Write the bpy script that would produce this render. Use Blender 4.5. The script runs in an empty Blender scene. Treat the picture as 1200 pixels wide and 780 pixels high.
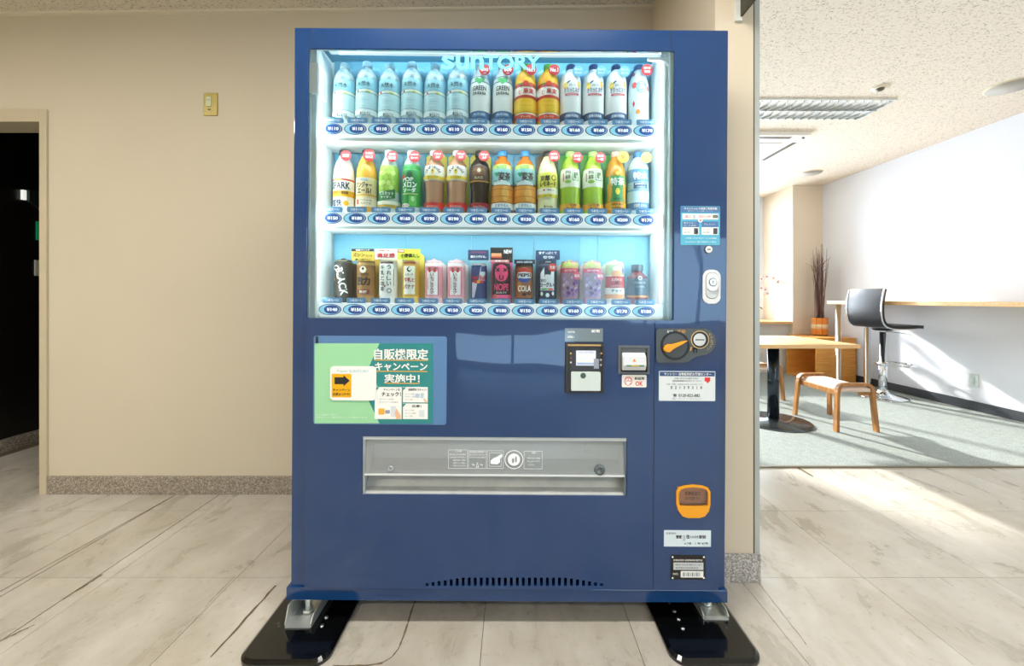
import bpy, bmesh, math, random
from mathutils import Vector, Matrix
from bpy.app.handlers import persistent
random.seed(7)
C = bpy.context.scene.collection
S = bpy.context.scene
PI = math.pi

# ---------------------------------------------------------------- camera
F, CX, CY, H = 470.0, 601.0, 350.0, 1.0          # focal length and principal point in pixels of a 1200x780 frame
cam = bpy.data.cameras.new('camera'); co = bpy.data.objects.new('camera', cam); C.objects.link(co)
cam.sensor_fit = 'HORIZONTAL'; cam.sensor_width = 36; cam.lens = F/1200*36
cam.shift_x = -(CX-600)/1200; cam.shift_y = -(390-CY)/1200; cam.clip_start = 0.02
co.location = (0, 0, H); co.rotation_euler = (PI/2, 0, 0)
S.camera = co
# ---------------------------------------------------------------- world, lights, exposure
w = bpy.data.worlds.new('sky'); S.world = w; w.use_nodes = True
wb = w.node_tree.nodes['Background']; wb.inputs[0].default_value = (0.80, 0.90, 1.0, 1); wb.inputs[1].default_value = 15.0
sun = bpy.data.lights.new('sun', 'SUN'); so = bpy.data.objects.new('sun', sun); C.objects.link(so)
sun.energy = 7.5; sun.angle = math.radians(2.0); sun.color = (1.0, 0.96, 0.89)
el = math.radians(27); hd = Vector((0.37, -0.93, 0)).normalized()
sd = Vector((hd.x*math.cos(el), hd.y*math.cos(el), -math.sin(el)))
so.rotation_euler = sd.to_track_quat('-Z', 'Y').to_euler(); so.location = (0, 9, 6)

def area(name, loc, direction, sx, sy, energy, color=(1, 1, 1), portal=False, parent=None):
    l = bpy.data.lights.new(name, 'AREA'); l.shape = 'RECTANGLE'; l.size = sx; l.size_y = sy
    l.energy = energy; l.color = color
    o = bpy.data.objects.new(name, l); C.objects.link(o); o.location = loc
    o.rotation_euler = Vector(direction).to_track_quat('-Z', 'Y').to_euler()
    if portal: l.cycles.is_portal = True
    if parent: o.parent = parent
    return o
area('window_portal', (1.9, 5.97, 1.6), (0, -1, 0), 3.7, 1.8, 1, portal=True)
area('window_portal', (2.4, -3.62, 1.35), (0, 1, 0), 2.8, 1.3, 1, portal=True)
S.view_settings.view_transform = 'Standard'; S.view_settings.look = 'None'
S.view_settings.exposure = 0.26; S.view_settings.gamma = 1; S.view_settings.use_curve_mapping = False
S.cycles.max_bounces = 10; S.cycles.diffuse_bounces = 5; S.cycles.transparent_max_bounces = 16

# ---------------------------------------------------------------- materials
def lin(h):
    h = h.lstrip('#'); r = [int(h[i:i+2], 16)/255 for i in (0, 2, 4)]
    return tuple((c/12.92 if c <= .04045 else ((c+.055)/1.055)**2.4) for c in r) + (1,)
MC = {}
class NT:
    def __init__(s, name):
        s.m = bpy.data.materials.new(name); s.m.use_nodes = True; s.t = s.m.node_tree; s.b = s.t.nodes['Principled BSDF']
    def n(s, kind, **kw):
        x = s.t.nodes.new('ShaderNode'+kind)
        for k, v in kw.items():
            if k.startswith('i_'):
                key = k[2:]; key = int(key) if key.isdigit() else key.replace('_', ' ')
                x.inputs[key].default_value = v
            else: setattr(x, k, v)
        return x
    def l(s, a, b): s.t.links.new(a, b)
    def ramp(s, src, stops):
        r = s.n('ValToRGB'); e = r.color_ramp.elements
        e[0].position, e[0].color = stops[0]; e[1].position, e[1].color = stops[-1]
        for p, c in stops[1:-1]:
            q = e.new(p); q.color = c
        s.l(src, r.inputs[0]); return r.outputs[0]
    def bump(s, src, strength, dist=0.001):
        b = s.n('Bump', i_Strength=strength, i_Distance=dist); s.l(src, b.inputs['Height']); s.l(b.outputs[0], s.b.inputs['Normal']); return b
def pm(hexc, rough=.5, metal=0, var=.0, bump=0, scale=40, coat=0, trans=0, emit=0, alpha=1, spec=.5):
    key = (hexc, rough, metal, var, bump, scale, coat, trans, emit, alpha, spec)
    if key in MC: return MC[key]
    t = NT('paint_'+hexc.lstrip('#')); c = lin(hexc); b = t.b
    b.inputs['Roughness'].default_value = rough; b.inputs['Metallic'].default_value = metal
    b.inputs['Base Color'].default_value = c; b.inputs['Coat Weight'].default_value = coat
    b.inputs['Coat Roughness'].default_value = .04
    b.inputs['Transmission Weight'].default_value = trans; b.inputs['Alpha'].default_value = alpha
    b.inputs['Specular IOR Level'].default_value = spec
    if emit:
        b.inputs['Emission Color'].default_value = c; b.inputs['Emission Strength'].default_value = emit
    if var or bump:
        g = t.n('TexCoord'); n = t.n('TexNoise', i_Scale=scale, i_Detail=6.0, i_Roughness=.6); t.l(g.outputs['Object'], n.inputs[0])
        if var:
            d = tuple(x*(1-var) for x in c[:3])+(1,); u = tuple(min(1, x*(1+var)) for x in c[:3])+(1,)
            t.l(t.ramp(n.outputs[0], [(.3, d), (.7, u)]), b.inputs['Base Color'])
        if bump: t.bump(n.outputs[0], bump)
    MC[key] = t.m; return t.m
def glass(name, tint='#ffffff', ior=1.45, rough=0.0, gloss=1.0):
    t = NT(name); t.t.nodes.remove(t.b)
    tr = t.n('BsdfTransparent', i_Color=lin(tint)); gl = t.n('BsdfGlossy', i_Roughness=rough)
    fr = t.n('Fresnel', i_IOR=ior); mx = t.n('MixShader'); mu = t.n('Math', operation='MULTIPLY', i_1=gloss)
    t.l(fr.outputs[0], mu.inputs[0]); t.l(mu.outputs[0], mx.inputs[0]); t.l(tr.outputs[0], mx.inputs[1]); t.l(gl.outputs[0], mx.inputs[2])
    t.l(mx.outputs[0], t.t.nodes['Material Output'].inputs[0]); return t.m

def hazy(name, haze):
    # clear glossy plastic; its milky diffuse part stands in for a bright grey reflection
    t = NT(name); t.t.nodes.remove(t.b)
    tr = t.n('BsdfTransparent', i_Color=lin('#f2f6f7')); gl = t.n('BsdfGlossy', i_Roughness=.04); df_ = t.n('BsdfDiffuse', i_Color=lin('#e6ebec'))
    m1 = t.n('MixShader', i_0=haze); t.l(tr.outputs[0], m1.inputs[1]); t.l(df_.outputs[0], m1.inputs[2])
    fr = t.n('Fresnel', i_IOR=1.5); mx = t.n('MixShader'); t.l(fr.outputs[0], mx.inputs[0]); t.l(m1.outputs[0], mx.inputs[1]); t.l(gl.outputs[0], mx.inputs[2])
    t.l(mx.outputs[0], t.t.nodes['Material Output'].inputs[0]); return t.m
def wallpaper(hexc, warm=.0):
    t = NT('wallpaper'); g = t.n('TexCoord'); n = t.n('TexNoise', i_Scale=260.0, i_Detail=3.0); t.l(g.outputs['Object'], n.inputs[0])
    n2 = t.n('TexNoise', i_Scale=1.3, i_Detail=3.0); t.l(g.outputs['Object'], n2.inputs[0])
    c = lin(hexc); d = tuple(x*.965 for x in c[:3])+(1,)
    t.l(t.ramp(n2.outputs[0], [(.35, d), (.65, c)]), t.b.inputs['Base Color']); t.b.inputs['Roughness'].default_value = .8
    t.bump(n.outputs[0], .25, .0008); return t.m
def ceiling_mat(hexc='#dfd6c4'):
    t = NT('rock_wool_ceiling'); g = t.n('TexCoord')
    mp_ = t.n('Mapping'); mp_.inputs['Scale'].default_value = (1.0, 1.7, 1); t.l(g.outputs['Object'], mp_.inputs[0])
    wn = t.n('TexNoise', i_Scale=30.0, i_Detail=2.0); t.l(mp_.outputs[0], wn.inputs[0])
    mx = t.n('Vector' + 'Math', operation='MULTIPLY_ADD') ; mx.inputs[1].default_value = (.03, .03, 0)
    t.l(wn.outputs['Color'], mx.inputs[0]); t.l(mp_.outputs[0], mx.inputs[2])
    n = t.n('TexNoise', i_Scale=84.0, i_Detail=2.0, i_Roughness=.6); t.l(mx.outputs[0], n.inputs[0])
    n2 = t.n('TexNoise', i_Scale=6.0, i_Detail=2.0); t.l(g.outputs['Object'], n2.inputs[0])
    c = lin(hexc); hole = tuple(x*.52 for x in c[:3])+(1,); mid = tuple(x*.93 for x in c[:3])+(1,)
    t.l(t.ramp(n.outputs[0], [(.0, hole), (.355, hole), (.41, mid), (.50, c)]), t.b.inputs['Base Color'])
    t.b.inputs['Roughness'].default_value = .95; t.bump(n.outputs[0], .6, .003); return t.m
def granite(a='#8c8376', scale=230):
    t = NT('granite'); g = t.n('TexCoord'); v = t.n('TexVoronoi', i_Scale=float(scale)); t.l(g.outputs['Object'], v.inputs['Vector'])
    n = t.n('TexNoise', i_Scale=90.0, i_Detail=4.0); t.l(g.outputs['Object'], n.inputs[0])
    bw = t.n('RGBToBW'); t.l(v.outputs['Color'], bw.inputs[0])
    ad = t.n('Math', operation='MULTIPLY_ADD', i_1=.45); t.l(n.outputs[0], ad.inputs[0]); t.l(bw.outputs[0], ad.inputs[2])
    c = lin(a); f = lambda k: tuple(min(1, x*k) for x in c[:3])+(1,)
    t.l(t.ramp(ad.outputs[0], [(.25, f(.45)), (.55, f(.9)), (.75, f(1.15)), (.98, f(1.9))]), t.b.inputs['Base Color'])
    t.b.inputs['Roughness'].default_value = .35; return t.m
def tile_mat():
    t = NT('worn_vinyl_tile'); g = t.n('NewGeometry'); oi = t.n('ObjectInfo')
    mp_ = t.n('Mapping'); mp_.inputs['Scale'].default_value = (3.4, 1.6, 1); t.l(g.outputs['Position'], mp_.inputs[0])
    st = t.n('TexNoise', i_Scale=2.2, i_Detail=8.0, i_Roughness=.62, i_Distortion=.5); t.l(mp_.outputs[0], st.inputs[0])
    bl = t.n('TexNoise', i_Scale=1.9, i_Detail=4.0, i_Roughness=.55); t.l(g.outputs['Position'], bl.inputs[0])
    fn = t.n('TexNoise', i_Scale=34.0, i_Detail=6.0, i_Roughness=.7); t.l(g.outputs['Position'], fn.inputs[0])
    c1 = t.ramp(st.outputs[0], [(.28, lin('#bbb8ae')), (.48, lin('#cfccc5')), (.72, lin('#dedcd7'))])
    c2 = t.ramp(bl.outputs[0], [(.33, lin('#e0dacd')), (.5, lin('#f3f1ed')), (.7, lin('#ffffff'))])
    m = t.n('Mix', data_type='RGBA', blend_type='MULTIPLY'); m.inputs[0].default_value = .75; t.l(c1, m.inputs[6]); t.l(c2, m.inputs[7])
    c3 = t.ramp(fn.outputs[0], [(.30, lin('#a99c80')), (.42, lin('#f4efe6')), (.8, lin('#ffffff'))])
    m2 = t.n('Mix', data_type='RGBA', blend_type='MULTIPLY'); m2.inputs[0].default_value = .45; t.l(m.outputs[2], m2.inputs[6]); t.l(c3, m2.inputs[7])
    # each tile a shade of its own
    rr = t.ramp(oi.outputs['Random'], [(0, (.86, .85, .83, 1)), (1, (1, 1, 1, 1))])
    m3 = t.n('Mix', data_type='RGBA', blend_type='MULTIPLY'); m3.inputs[0].default_value = .8; t.l(m2.outputs[2], m3.inputs[6]); t.l(rr, m3.inputs[7])
    # dark scuffs
    mp2 = t.n('Mapping'); mp2.inputs['Scale'].default_value = (14.0, 3.0, 1); mp2.inputs['Rotation'].default_value = (0, 0, .35); t.l(g.outputs['Position'], mp2.inputs[0])
    sc = t.n('TexNoise', i_Scale=1.8, i_Detail=9.0, i_Roughness=.78); t.l(mp2.outputs[0], sc.inputs[0])
    sr = t.ramp(sc.outputs[0], [(.0, lin('#6f6550')), (.262, lin('#8d836c')), (.30, (1, 1, 1, 1)), (1, (1, 1, 1, 1))])
    m4 = t.n('Mix', data_type='RGBA', blend_type='MULTIPLY'); m4.inputs[0].default_value = .5; t.l(m3.outputs[2], m4.inputs[6]); t.l(sr, m4.inputs[7])
    t.l(m4.outputs[2], t.b.inputs['Base Color'])
    rg = t.n('MapRange', i_1=.3, i_2=.7, i_3=.22, i_4=.42); t.l(st.outputs[0], rg.inputs[0]); t.l(rg.outputs[0], t.b.inputs['Roughness'])
    t.bump(st.outputs[0], .12, .002); return t.m
def carpet_mat():
    t = NT('carpet'); g = t.n('NewGeometry'); n = t.n('TexNoise', i_Scale=170.0, i_Detail=3.0); t.l(g.outputs['Position'], n.inputs[0])
    n2 = t.n('TexNoise', i_Scale=28.0, i_Detail=5.0, i_Roughness=.7); t.l(g.outputs['Position'], n2.inputs[0])
    a = t.ramp(n.outputs[0], [(.3, lin('#7f8a87')), (.7, lin('#b5bdb8'))]); b = t.ramp(n2.outputs[0], [(.3, (.78, .78, .78, 1)), (.7, (1, 1, 1, 1))])
    m = t.n('Mix', data_type='RGBA', blend_type='MULTIPLY'); m.inputs[0].default_value = 1; t.l(a, m.inputs[6]); t.l(b, m.inputs[7])
    t.l(m.outputs[2], t.b.inputs['Base Color']); t.b.inputs['Roughness'].default_value = 1; t.bump(n.outputs[0], .8, .003); return t.m
def wood_mat(a, b, sc=(2, 30, 30), rough=.4):
    t = NT('wood'); g = t.n('TexCoord'); mp_ = t.n('Mapping'); mp_.inputs['Scale'].default_value = sc; t.l(g.outputs['Object'], mp_.inputs[0])
    n = t.n('TexNoise', i_Scale=2.0, i_Detail=6.0, i_Distortion=.6); t.l(mp_.outputs[0], n.inputs[0])
    t.l(t.ramp(n.outputs[0], [(.3, lin(a)), (.7, lin(b))]), t.b.inputs['Base Color']); t.b.inputs['Roughness'].default_value = rough; return t.m
def blue_paint():
    t = NT('glossy_blue_paint'); b = t.b; b.inputs['Specular IOR Level'].default_value = .25; b.inputs['Base Color'].default_value = lin('#0b3a6e'); b.inputs['Roughness'].default_value = .22
    b.inputs['Coat Weight'].default_value = 1.0; b.inputs['Coat Roughness'].default_value = .02; b.inputs['Coat IOR'].default_value = 1.55
    g = t.n('NewGeometry'); n = t.n('TexNoise', i_Scale=2.6, i_Detail=1.0, i_Distortion=.3); t.l(g.outputs['Position'], n.inputs[0])
    o = t.n('TexNoise', i_Scale=260.0, i_Detail=2.0); t.l(g.outputs['Position'], o.inputs[0])
    bb = t.n('Bump', i_Strength=1.0, i_Distance=.006); t.l(n.outputs[0], bb.inputs['Height'])
    b2 = t.n('Bump', i_Strength=.15, i_Distance=.0003); t.l(o.outputs[0], b2.inputs['Height']); t.l(bb.outputs[0], b2.inputs['Normal'])
    t.l(b2.outputs[0], b.inputs['Normal']); t.l(bb.outputs[0], b.inputs['Coat Normal'])
    return t.m
BLUE = blue_paint()
WHITE = pm('#eef2f2', .35); BLACK = pm('#0c0d0e', .3); CHROME = pm('#e8ecf0', .08, 1); STEEL = pm('#c8ccca', .28, 1, var=.08, scale=20)
DARKJ = pm('#6e654f', .9); GREYP = pm('#5d666c', .35)

# ---------------------------------------------------------------- mesh builder
TC = {}
def text2d(s, bold):
    k = (s, bold)
    if k not in TC:
        c = bpy.data.curves.new('lettering', 'FONT'); c.body = s; c.resolution_u = 2; c.offset = bold; c.align_x = 'LEFT'
        o = bpy.data.objects.new('lettering', c); m = o.to_mesh()
        vs = [(v.co.x, v.co.y) for v in m.vertices]; fs = [tuple(p.vertices) for p in m.polygons]
        o.to_mesh_clear(); bpy.data.objects.remove(o); bpy.data.curves.remove(c)
        xs = [v[0] for v in vs]; ys = [v[1] for v in vs]
        TC[k] = ([((x-min(xs))/(max(xs)-min(xs)+1e-9), (y-min(ys))/(max(ys)-min(ys)+1e-9)) for x, y in vs], fs)
    return TC[k]
class MB:
    def __init__(s): s.v = []; s.f = []; s.mi = []; s.ms = []; s.sm = []
    def m(s, mat):
        if mat not in s.ms: s.ms.append(mat)
        return s.ms.index(mat)
    def add(s, vs, fs, mat, smooth=False):
        k = len(s.v); i = s.m(mat); s.v += [tuple(v) for v in vs]
        for f in fs: s.f.append(tuple(k+q for q in f)); s.mi.append(i); s.sm.append(smooth)
        return s
    def box(s, x0, x1, y0, y1, z0, z1, mat):
        if x0 > x1: x0, x1 = x1, x0
        if y0 > y1: y0, y1 = y1, y0
        if z0 > z1: z0, z1 = z1, z0
        vs = [(x, y, z) for x in (x0, x1) for y in (y0, y1) for z in (z0, z1)]
        return s.add(vs, [(0, 1, 3, 2), (4, 6, 7, 5), (0, 4, 5, 1), (2, 3, 7, 6), (0, 2, 6, 4), (1, 5, 7, 3)], mat)
    def prism(s, pts, axis, a, b, mat, smooth=False):
        """pts 2-D outline; axis 'y': pts are (x,z) ; 'z': (x,y); 'x': (y,z)"""
        n = len(pts)
        f = {'y': lambda p, t: (p[0], t, p[1]), 'z': lambda p, t: (p[0], p[1], t), 'x': lambda p, t: (t, p[0], p[1])}[axis]
        vs = [f(p, a) for p in pts]+[f(p, b) for p in pts]
        fs = [tuple(range(n)), tuple(range(2*n-1, n-1, -1))]+[(i, i+n, (i+1) % n+n, (i+1) % n) for i in range(n)]
        return s.add(vs, fs, mat, smooth)
    def lathe(s, prof, c, mat, seg=24, smooth=True, sx=1, sy=1, a0=0, a1=2*PI, axis='z'):
        full = abs(a1-a0-2*PI) < 1e-6; n = seg if full else seg+1; vs = []; fs = []
        for r, z in prof:
            for i in range(n):
                a = a0+(a1-a0)*i/seg; p = (r*math.cos(a)*sx, r*math.sin(a)*sy, z)
                if axis == 'y': p = (p[0], p[2], p[1])
                if axis == 'x': p = (p[2], p[0], p[1])
                vs.append((c[0]+p[0], c[1]+p[1], c[2]+p[2]))
        for j in range(len(prof)-1):
            for i in range(seg):
                k = (i+1) % n
                fs.append((j*n+i, j*n+k, (j+1)*n+k, (j+1)*n+i))
        if full:
            if prof[0][0] > 1e-5: fs.append(tuple(range(n-1, -1, -1)))
            if prof[-1][0] > 1e-5: fs.append(tuple(range((len(prof)-1)*n, len(prof)*n)))
        return s.add(vs, fs, mat, smooth)
    def cyl(s, c, r, h, mat, seg=24, axis='z', r2=None):
        return s.lathe([(r, 0), (r if r2 is None else r2, h)], c, mat, seg, True, axis=axis)
    def tube(s, pts, r, mat, seg=8, closed=False):
        pts = [Vector(p) for p in pts]; n = len(pts); vs = []; fs = []
        rr = r if isinstance(r, (list, tuple)) else [r]*n
        up = None
        for i, p in enumerate(pts):
            if closed: d = pts[(i+1) % n]-pts[i-1]
            else: d = pts[min(i+1, n-1)]-pts[max(i-1, 0)]
            d.normalize()
            if up is None: up = d.orthogonal().normalized()
            up = (up-d*up.dot(d)); up = up.normalized() if up.length > 1e-6 else d.orthogonal().normalized()
            q = d.cross(up)
            for k in range(seg):
                a = 2*PI*k/seg; vs.append(p+(up*math.cos(a)+q*math.sin(a))*rr[i])
        for i in range(n if closed else n-1):
            j = (i+1) % n
            for k in range(seg):
                l = (k+1) % seg; fs.append((i*seg+k, i*seg+l, j*seg+l, j*seg+k))
        if not closed: fs += [tuple(range(seg-1, -1, -1)), tuple(range((n-1)*seg, n*seg))]
        return s.add(vs, fs, mat, True)
    def sweep(s, pts, sec, mat, side=Vector((1, 0, 0))):
        """rectangular section (w along side, t across) swept on a path"""
        pts = [Vector(p) for p in pts]; n = len(pts); w_, t_ = sec; vs = []; fs = []
        for i, p in enumerate(pts):
            d = (pts[min(i+1, n-1)]-pts[max(i-1, 0)]).normalized(); q = d.cross(side).normalized(); u = q.cross(d).normalized()
            for a, b in ((-1, -1), (1, -1), (1, 1), (-1, 1)): vs.append(p+u*(a*w_/2)+q*(b*t_/2))
        for i in range(n-1):
            for k in range(4): fs.append((i*4+k, i*4+(k+1) % 4, (i+1)*4+(k+1) % 4, (i+1)*4+k))
        fs += [(3, 2, 1, 0), tuple(range((n-1)*4, n*4))]
        return s.add(vs, fs, mat)
    def holes(s, x0, x1, z0, z1, y0, y1, hs, mat):
        """panel in the xz plane with rectangular holes"""
        xs = sorted({x0, x1} | {h[i] for h in hs for i in (0, 1)}); zs = sorted({z0, z1} | {h[i] for h in hs for i in (2, 3)})
        idx = {}; vs = []; fs = []
        def V(i, j, k):
            if (i, j, k) not in idx: idx[(i, j, k)] = len(vs); vs.append((xs[i], (y0, y1)[k], zs[j]))
            return idx[(i, j, k)]
        nx, nz = len(xs)-1, len(zs)-1
        def solid(i, j):
            if i < 0 or j < 0 or i >= nx or j >= nz: return False
            cx, cz = (xs[i]+xs[i+1])/2, (zs[j]+zs[j+1])/2
            return not any(h[0] < cx < h[1] and h[2] < cz < h[3] for h in hs)
        for i in range(nx):
            for j in range(nz):
                if not solid(i, j): continue
                fs.append((V(i, j, 0), V(i+1, j, 0), V(i+1, j+1, 0), V(i, j+1, 0)))
                fs.append((V(i, j, 1), V(i, j+1, 1), V(i+1, j+1, 1), V(i+1, j, 1)))
                if not solid(i-1, j): fs.append((V(i, j, 0), V(i, j+1, 0), V(i, j+1, 1), V(i, j, 1)))
                if not solid(i+1, j): fs.append((V(i+1, j, 0), V(i+1, j, 1), V(i+1, j+1, 1), V(i+1, j+1, 0)))
                if not solid(i, j-1): fs.append((V(i, j, 0), V(i, j, 1), V(i+1, j, 1), V(i+1, j, 0)))
                if not solid(i, j+1): fs.append((V(i, j+1, 0), V(i+1, j+1, 0), V(i+1, j+1, 1), V(i, j+1, 1)))
        return s.add(vs, fs, mat)
    def text(s, txt, x0, x1, z0, z1, y, mat, bold=.02, rot=0, fn=None):
        vs, fs = text2d(txt, min(bold, .012)); d = max(0, bold-.012)*(z1-z0)*.9
        for dx, dz in (((0, 0),) if d <= 0 else ((-d, -d*.6), (d, d*.6), (-d, d*.6), (d, -d*.6))):
            out = []
            for u, v in vs:
                x, z = x0+u*(x1-x0)+dx, z0+v*(z1-z0)+dz
                out.append(fn(x, z) if fn else (x, y-.00004*(dx > 0)-.00002*(dz > 0), z))
            s.add(out, fs, mat)
        return s
    def build(s, name, parent=None, org=(0, 0, 0), bevel=0, rot=None, loc=None, seg=2):
        me = bpy.data.meshes.new(name)
        ox, oy, oz = org
        me.from_pydata([(v[0]-ox, v[1]-oy, v[2]-oz) for v in s.v], [], s.f)
        for mt in s.ms: me.materials.append(mt)
        me.polygons.foreach_set('material_index', s.mi); me.polygons.foreach_set('use_smooth', s.sm); me.update()
        o = bpy.data.objects.new(name, me); C.objects.link(o)
        if parent: o.parent = parent
        else: o.location = org if loc is None else loc
        if rot: o.rotation_euler = rot
        if bevel:
            b = o.modifiers.new('edge', 'BEVEL'); b.width = bevel; b.segments = seg; b.limit_method = 'ANGLE'; b.angle_limit = math.radians(50)
        return o
def rrect(x0, x1, z0, z1, r, n=5):
    p = []
    for cx, cz, a in ((x1-r, z0+r, -PI/2), (x1-r, z1-r, 0), (x0+r, z1-r, PI/2), (x0+r, z0+r, PI)):
        for k in range(n+1): p.append((cx+r*math.cos(a+PI/2*k/n), cz+r*math.sin(a+PI/2*k/n)))
    return p
def ell(cx, cz, rx, rz, n=24, a0=0): return [(cx+rx*math.cos(a0+2*PI*k/n), cz+rz*math.sin(a0+2*PI*k/n)) for k in range(n)]
def tag(o, label, cat, group=None):
    o['label'] = label; o['category'] = cat
    if group: o['group'] = group
    return o
def struct(o): o['kind'] = 'structure'; return o
def empty(name, loc, rz=0):
    o = bpy.data.objects.new(name, None); C.objects.link(o); o.location = loc; o.rotation_euler = (0, 0, rz); o.empty_display_size = .05; return o

# ================================================================ SETTING
FLOOR_M = tile_mat(); WALL_M = wallpaper('#d4cab4'); WALL_R = wallpaper('#e6eaf2'); CEIL_M = ceiling_mat(); GRAN = granite(); GRANP = granite('#a09c98', 260)
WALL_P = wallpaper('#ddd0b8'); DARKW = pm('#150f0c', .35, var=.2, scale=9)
YB = 2.061; XR = 4.117; YC = 2.386; CZ = 2.506; YW = 5.33; YO = 5.95
fl = struct(MB().box(-4.6, XR+.15, -3.8, 6.3, -.12, -.0035, DARKJ).build('floor'))
# tiles laid on a 450 mm grid, a dirty joint strip at the left
cols = [-4.59, -4.14, -3.69, -3.24, -2.79, -2.34, -1.89, -1.725, -1.5, -1.442, -.99, -.84+.0, -.54]
x = -.54
while x < XR-.01: x = round(x+.45, 3); cols.append(min(x, XR))
cols = sorted(set(cols)); cols.remove(-.84)
rows = [.54, .99, 1.44, 1.89, 2.386]
tcache = {}
def tile(x0, x1, y0, y1, parent):
    g = .0009; k = (round(x1-x0, 4), round(y1-y0, 4))
    cx, cy = (x0+x1)/2, (y0+y1)/2
    if k not in tcache:
        o = MB().box(-(x1-x0)/2+g, (x1-x0)/2-g, -(y1-y0)/2+g, (y1-y0)/2-g, -.0035, 0, FLOOR_M).build('floor_tile', parent); tcache[k] = o.data
    else:
        o = bpy.data.objects.new('floor_tile', tcache[k]); C.objects.link(o); o.parent = parent
    o.location = (cx, cy, random.uniform(0, .0003))
for i in range(len(cols)-1):
    for j in range(4):
        gap = .0
        x0 = cols[i]+(.004 if abs(cols[i]+1.725) < .01 else (.003 if abs(cols[i]+1.5) < .01 else 0))
        tile(x0, cols[i+1], rows[j], rows[j+1], fl)
for i in range(len(cols)-1):                       # corridor behind the doorway
    if -3.6 < cols[i] < -1.9:
        for k in range(5):
            y0 = YC+.45*k; tile(cols[i], cols[i+1], y0, y0+.45, fl)
tf = MB()
for i in range(len(cols)-1):
    for j in range(10):
        y1 = .54-.45*j; tf.box(cols[i]+.001, cols[i+1]-.001, y1-.449, y1, -.0035, 0, FLOOR_M)
tfo = tf.build('floor_tile_field', fl); tfo['kind'] = 'stuff'
cm = MB().box(-.5, XR, YC, 6.2, -.0035, .006, carpet_mat()); cmo = cm.build('carpet', fl)
MB().box(.87, XR, YC-.014, YC, -.002, .009, pm('#8d8676', .4, .6)).build('carpet_edge_strip', fl)
# worn joint and old outline left on the floor by a former stand
STAIN = pm('#6e6249', .8, var=.5, scale=60); STAIN2 = pm('#77694c', .8, var=.4, scale=50)
def stain(pts, w_, mat, name='floor_stain'):
    m = MB(); v = []
    for i, (a, b) in enumerate(pts):
        p = Vector((a, b, 0)); d = (Vector((*pts[min(i+1, len(pts)-1)], 0))-Vector((*pts[max(i-1, 0)], 0))).normalized(); q = Vector((-d.y, d.x, 0))
        ww = w_*(.5+random.random()*.8); v += [(p.x+q.x*ww, p.y+q.y*ww, .00075), (p.x-q.x*ww, p.y-q.y*ww, .00075)]
    m.add(v, [(2*i, 2*i+1, 2*i+3, 2*i+2) for i in range(len(pts)-1)], mat); return m.build(name, fl)
def fp(px, py): y = F*H/(py-CY); return ((px-CX)*y/F, y)
ring = [fp(486, 706), fp(482, 716), fp(478, 730), fp(473, 745), fp(467, 760), fp(459, 770), fp(447, 777), fp(430, 779.5), fp(410, 780), fp(385, 780)]
rg2 = []
for a, b in zip(ring, ring[1:]):
    for k in range(5): rg2.append((a[0]+(b[0]-a[0])*k/5, a[1]+(b[1]-a[1])*k/5))
stain([(p[0], p[1]) for p in ring[:0]]+[(fp(486, 706)[0], 1.75), (fp(486, 706)[0], 1.45)]+rg2, .0028, STAIN)
def crack(a, b, w_, mat, n=14, j=.0015):
    p0, p1 = fp(*a), fp(*b)
    stain([(p0[0]+(p1[0]-p0[0])*k/n+random.uniform(-j, j), p0[1]+(p1[1]-p0[1])*k/n) for k in range(n+1)], w_, mat)
crack((323, 686), (247, 770), .0035, STAIN); crack((120, 673), (74, 702), .003, STAIN); crack((40, 732), (0, 751), .0028, STAIN)
crack((932, 546), (953, 558.5), .010, STAIN, 6, .001); crack((206, 579.5), (0, 693), .002, STAIN, 14, .0005); crack((1100, 676), (1117, 687), .0012, STAIN2, 6)
crack((889, 683), (945, 755), .0012, STAIN2); crack((240, 711), (275, 675), .001, STAIN2)

# hall back wall with the doorway on the left
DX0, DX1, DZ = -3.30, -2.42, 1.935
wb_ = MB().holes(-4.6, .73, 0, CZ+.1, YB, YB+.12, [(DX0, DX1, -.001, DZ)], WALL_M)
struct(wb_.build('wall_back'))
df = MB()
df.box(DX1-.002, DX1+.035, YB-.012, YB+.13, .0, DZ+.035, pm('#c9bda2', .4)).box(DX0-.035, DX0, YB-.012, YB+.13, 0, DZ+.035, pm('#c9bda2', .4))
df.box(DX0, DX1-.002, YB-.012, YB+.13, DZ-.03, DZ+.035, pm('#c9bda2', .4))
door1 = struct(df.build('door_1', bevel=.003))
struct(MB().box(DX1+.036, .73, YB-.012, YB, 0, .092, GRAN).build('baseboard_back', bevel=.002))
# hall ceiling, slightly out of level, with its edge moulding
def hz(x_): return 2.462+(x_+2.6)*.011
hc = MB(); a, b = -4.6, .86
hc.add([(a, -3.8, hz(a)), (b, -3.8, hz(b)), (b, YB, hz(b)), (a, YB, hz(a)), (a, -3.8, CZ+.12), (b, -3.8, CZ+.12), (b, YB, CZ+.12), (a, YB, CZ+.12)],
       [(0, 3, 2, 1), (4, 5, 6, 7), (0, 1, 5, 4), (1, 2, 6, 5), (2, 3, 7, 6), (3, 0, 4, 7)], CEIL_M)
struct(hc.build('ceiling'))
tm = MB(); tmm = pm('#e3dcc6', .5)
a, b = -4.5, .725
tm.add([(a, YB-.02, hz(a)-.011), (b, YB-.02, hz(b)-.011), (b, YB, hz(b)-.011), (a, YB, hz(a)-.011), (a, YB-.02, hz(a)), (b, YB-.02, hz(b)), (b, YB, hz(b)), (a, YB, hz(a))],
       [(0, 3, 2, 1), (0, 1, 5, 4), (1, 2, 6, 5), (2, 3, 7, 6), (3, 0, 4, 7), (4, 5, 6, 7)], tmm)
struct(tm.build('trim_1'))
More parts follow.
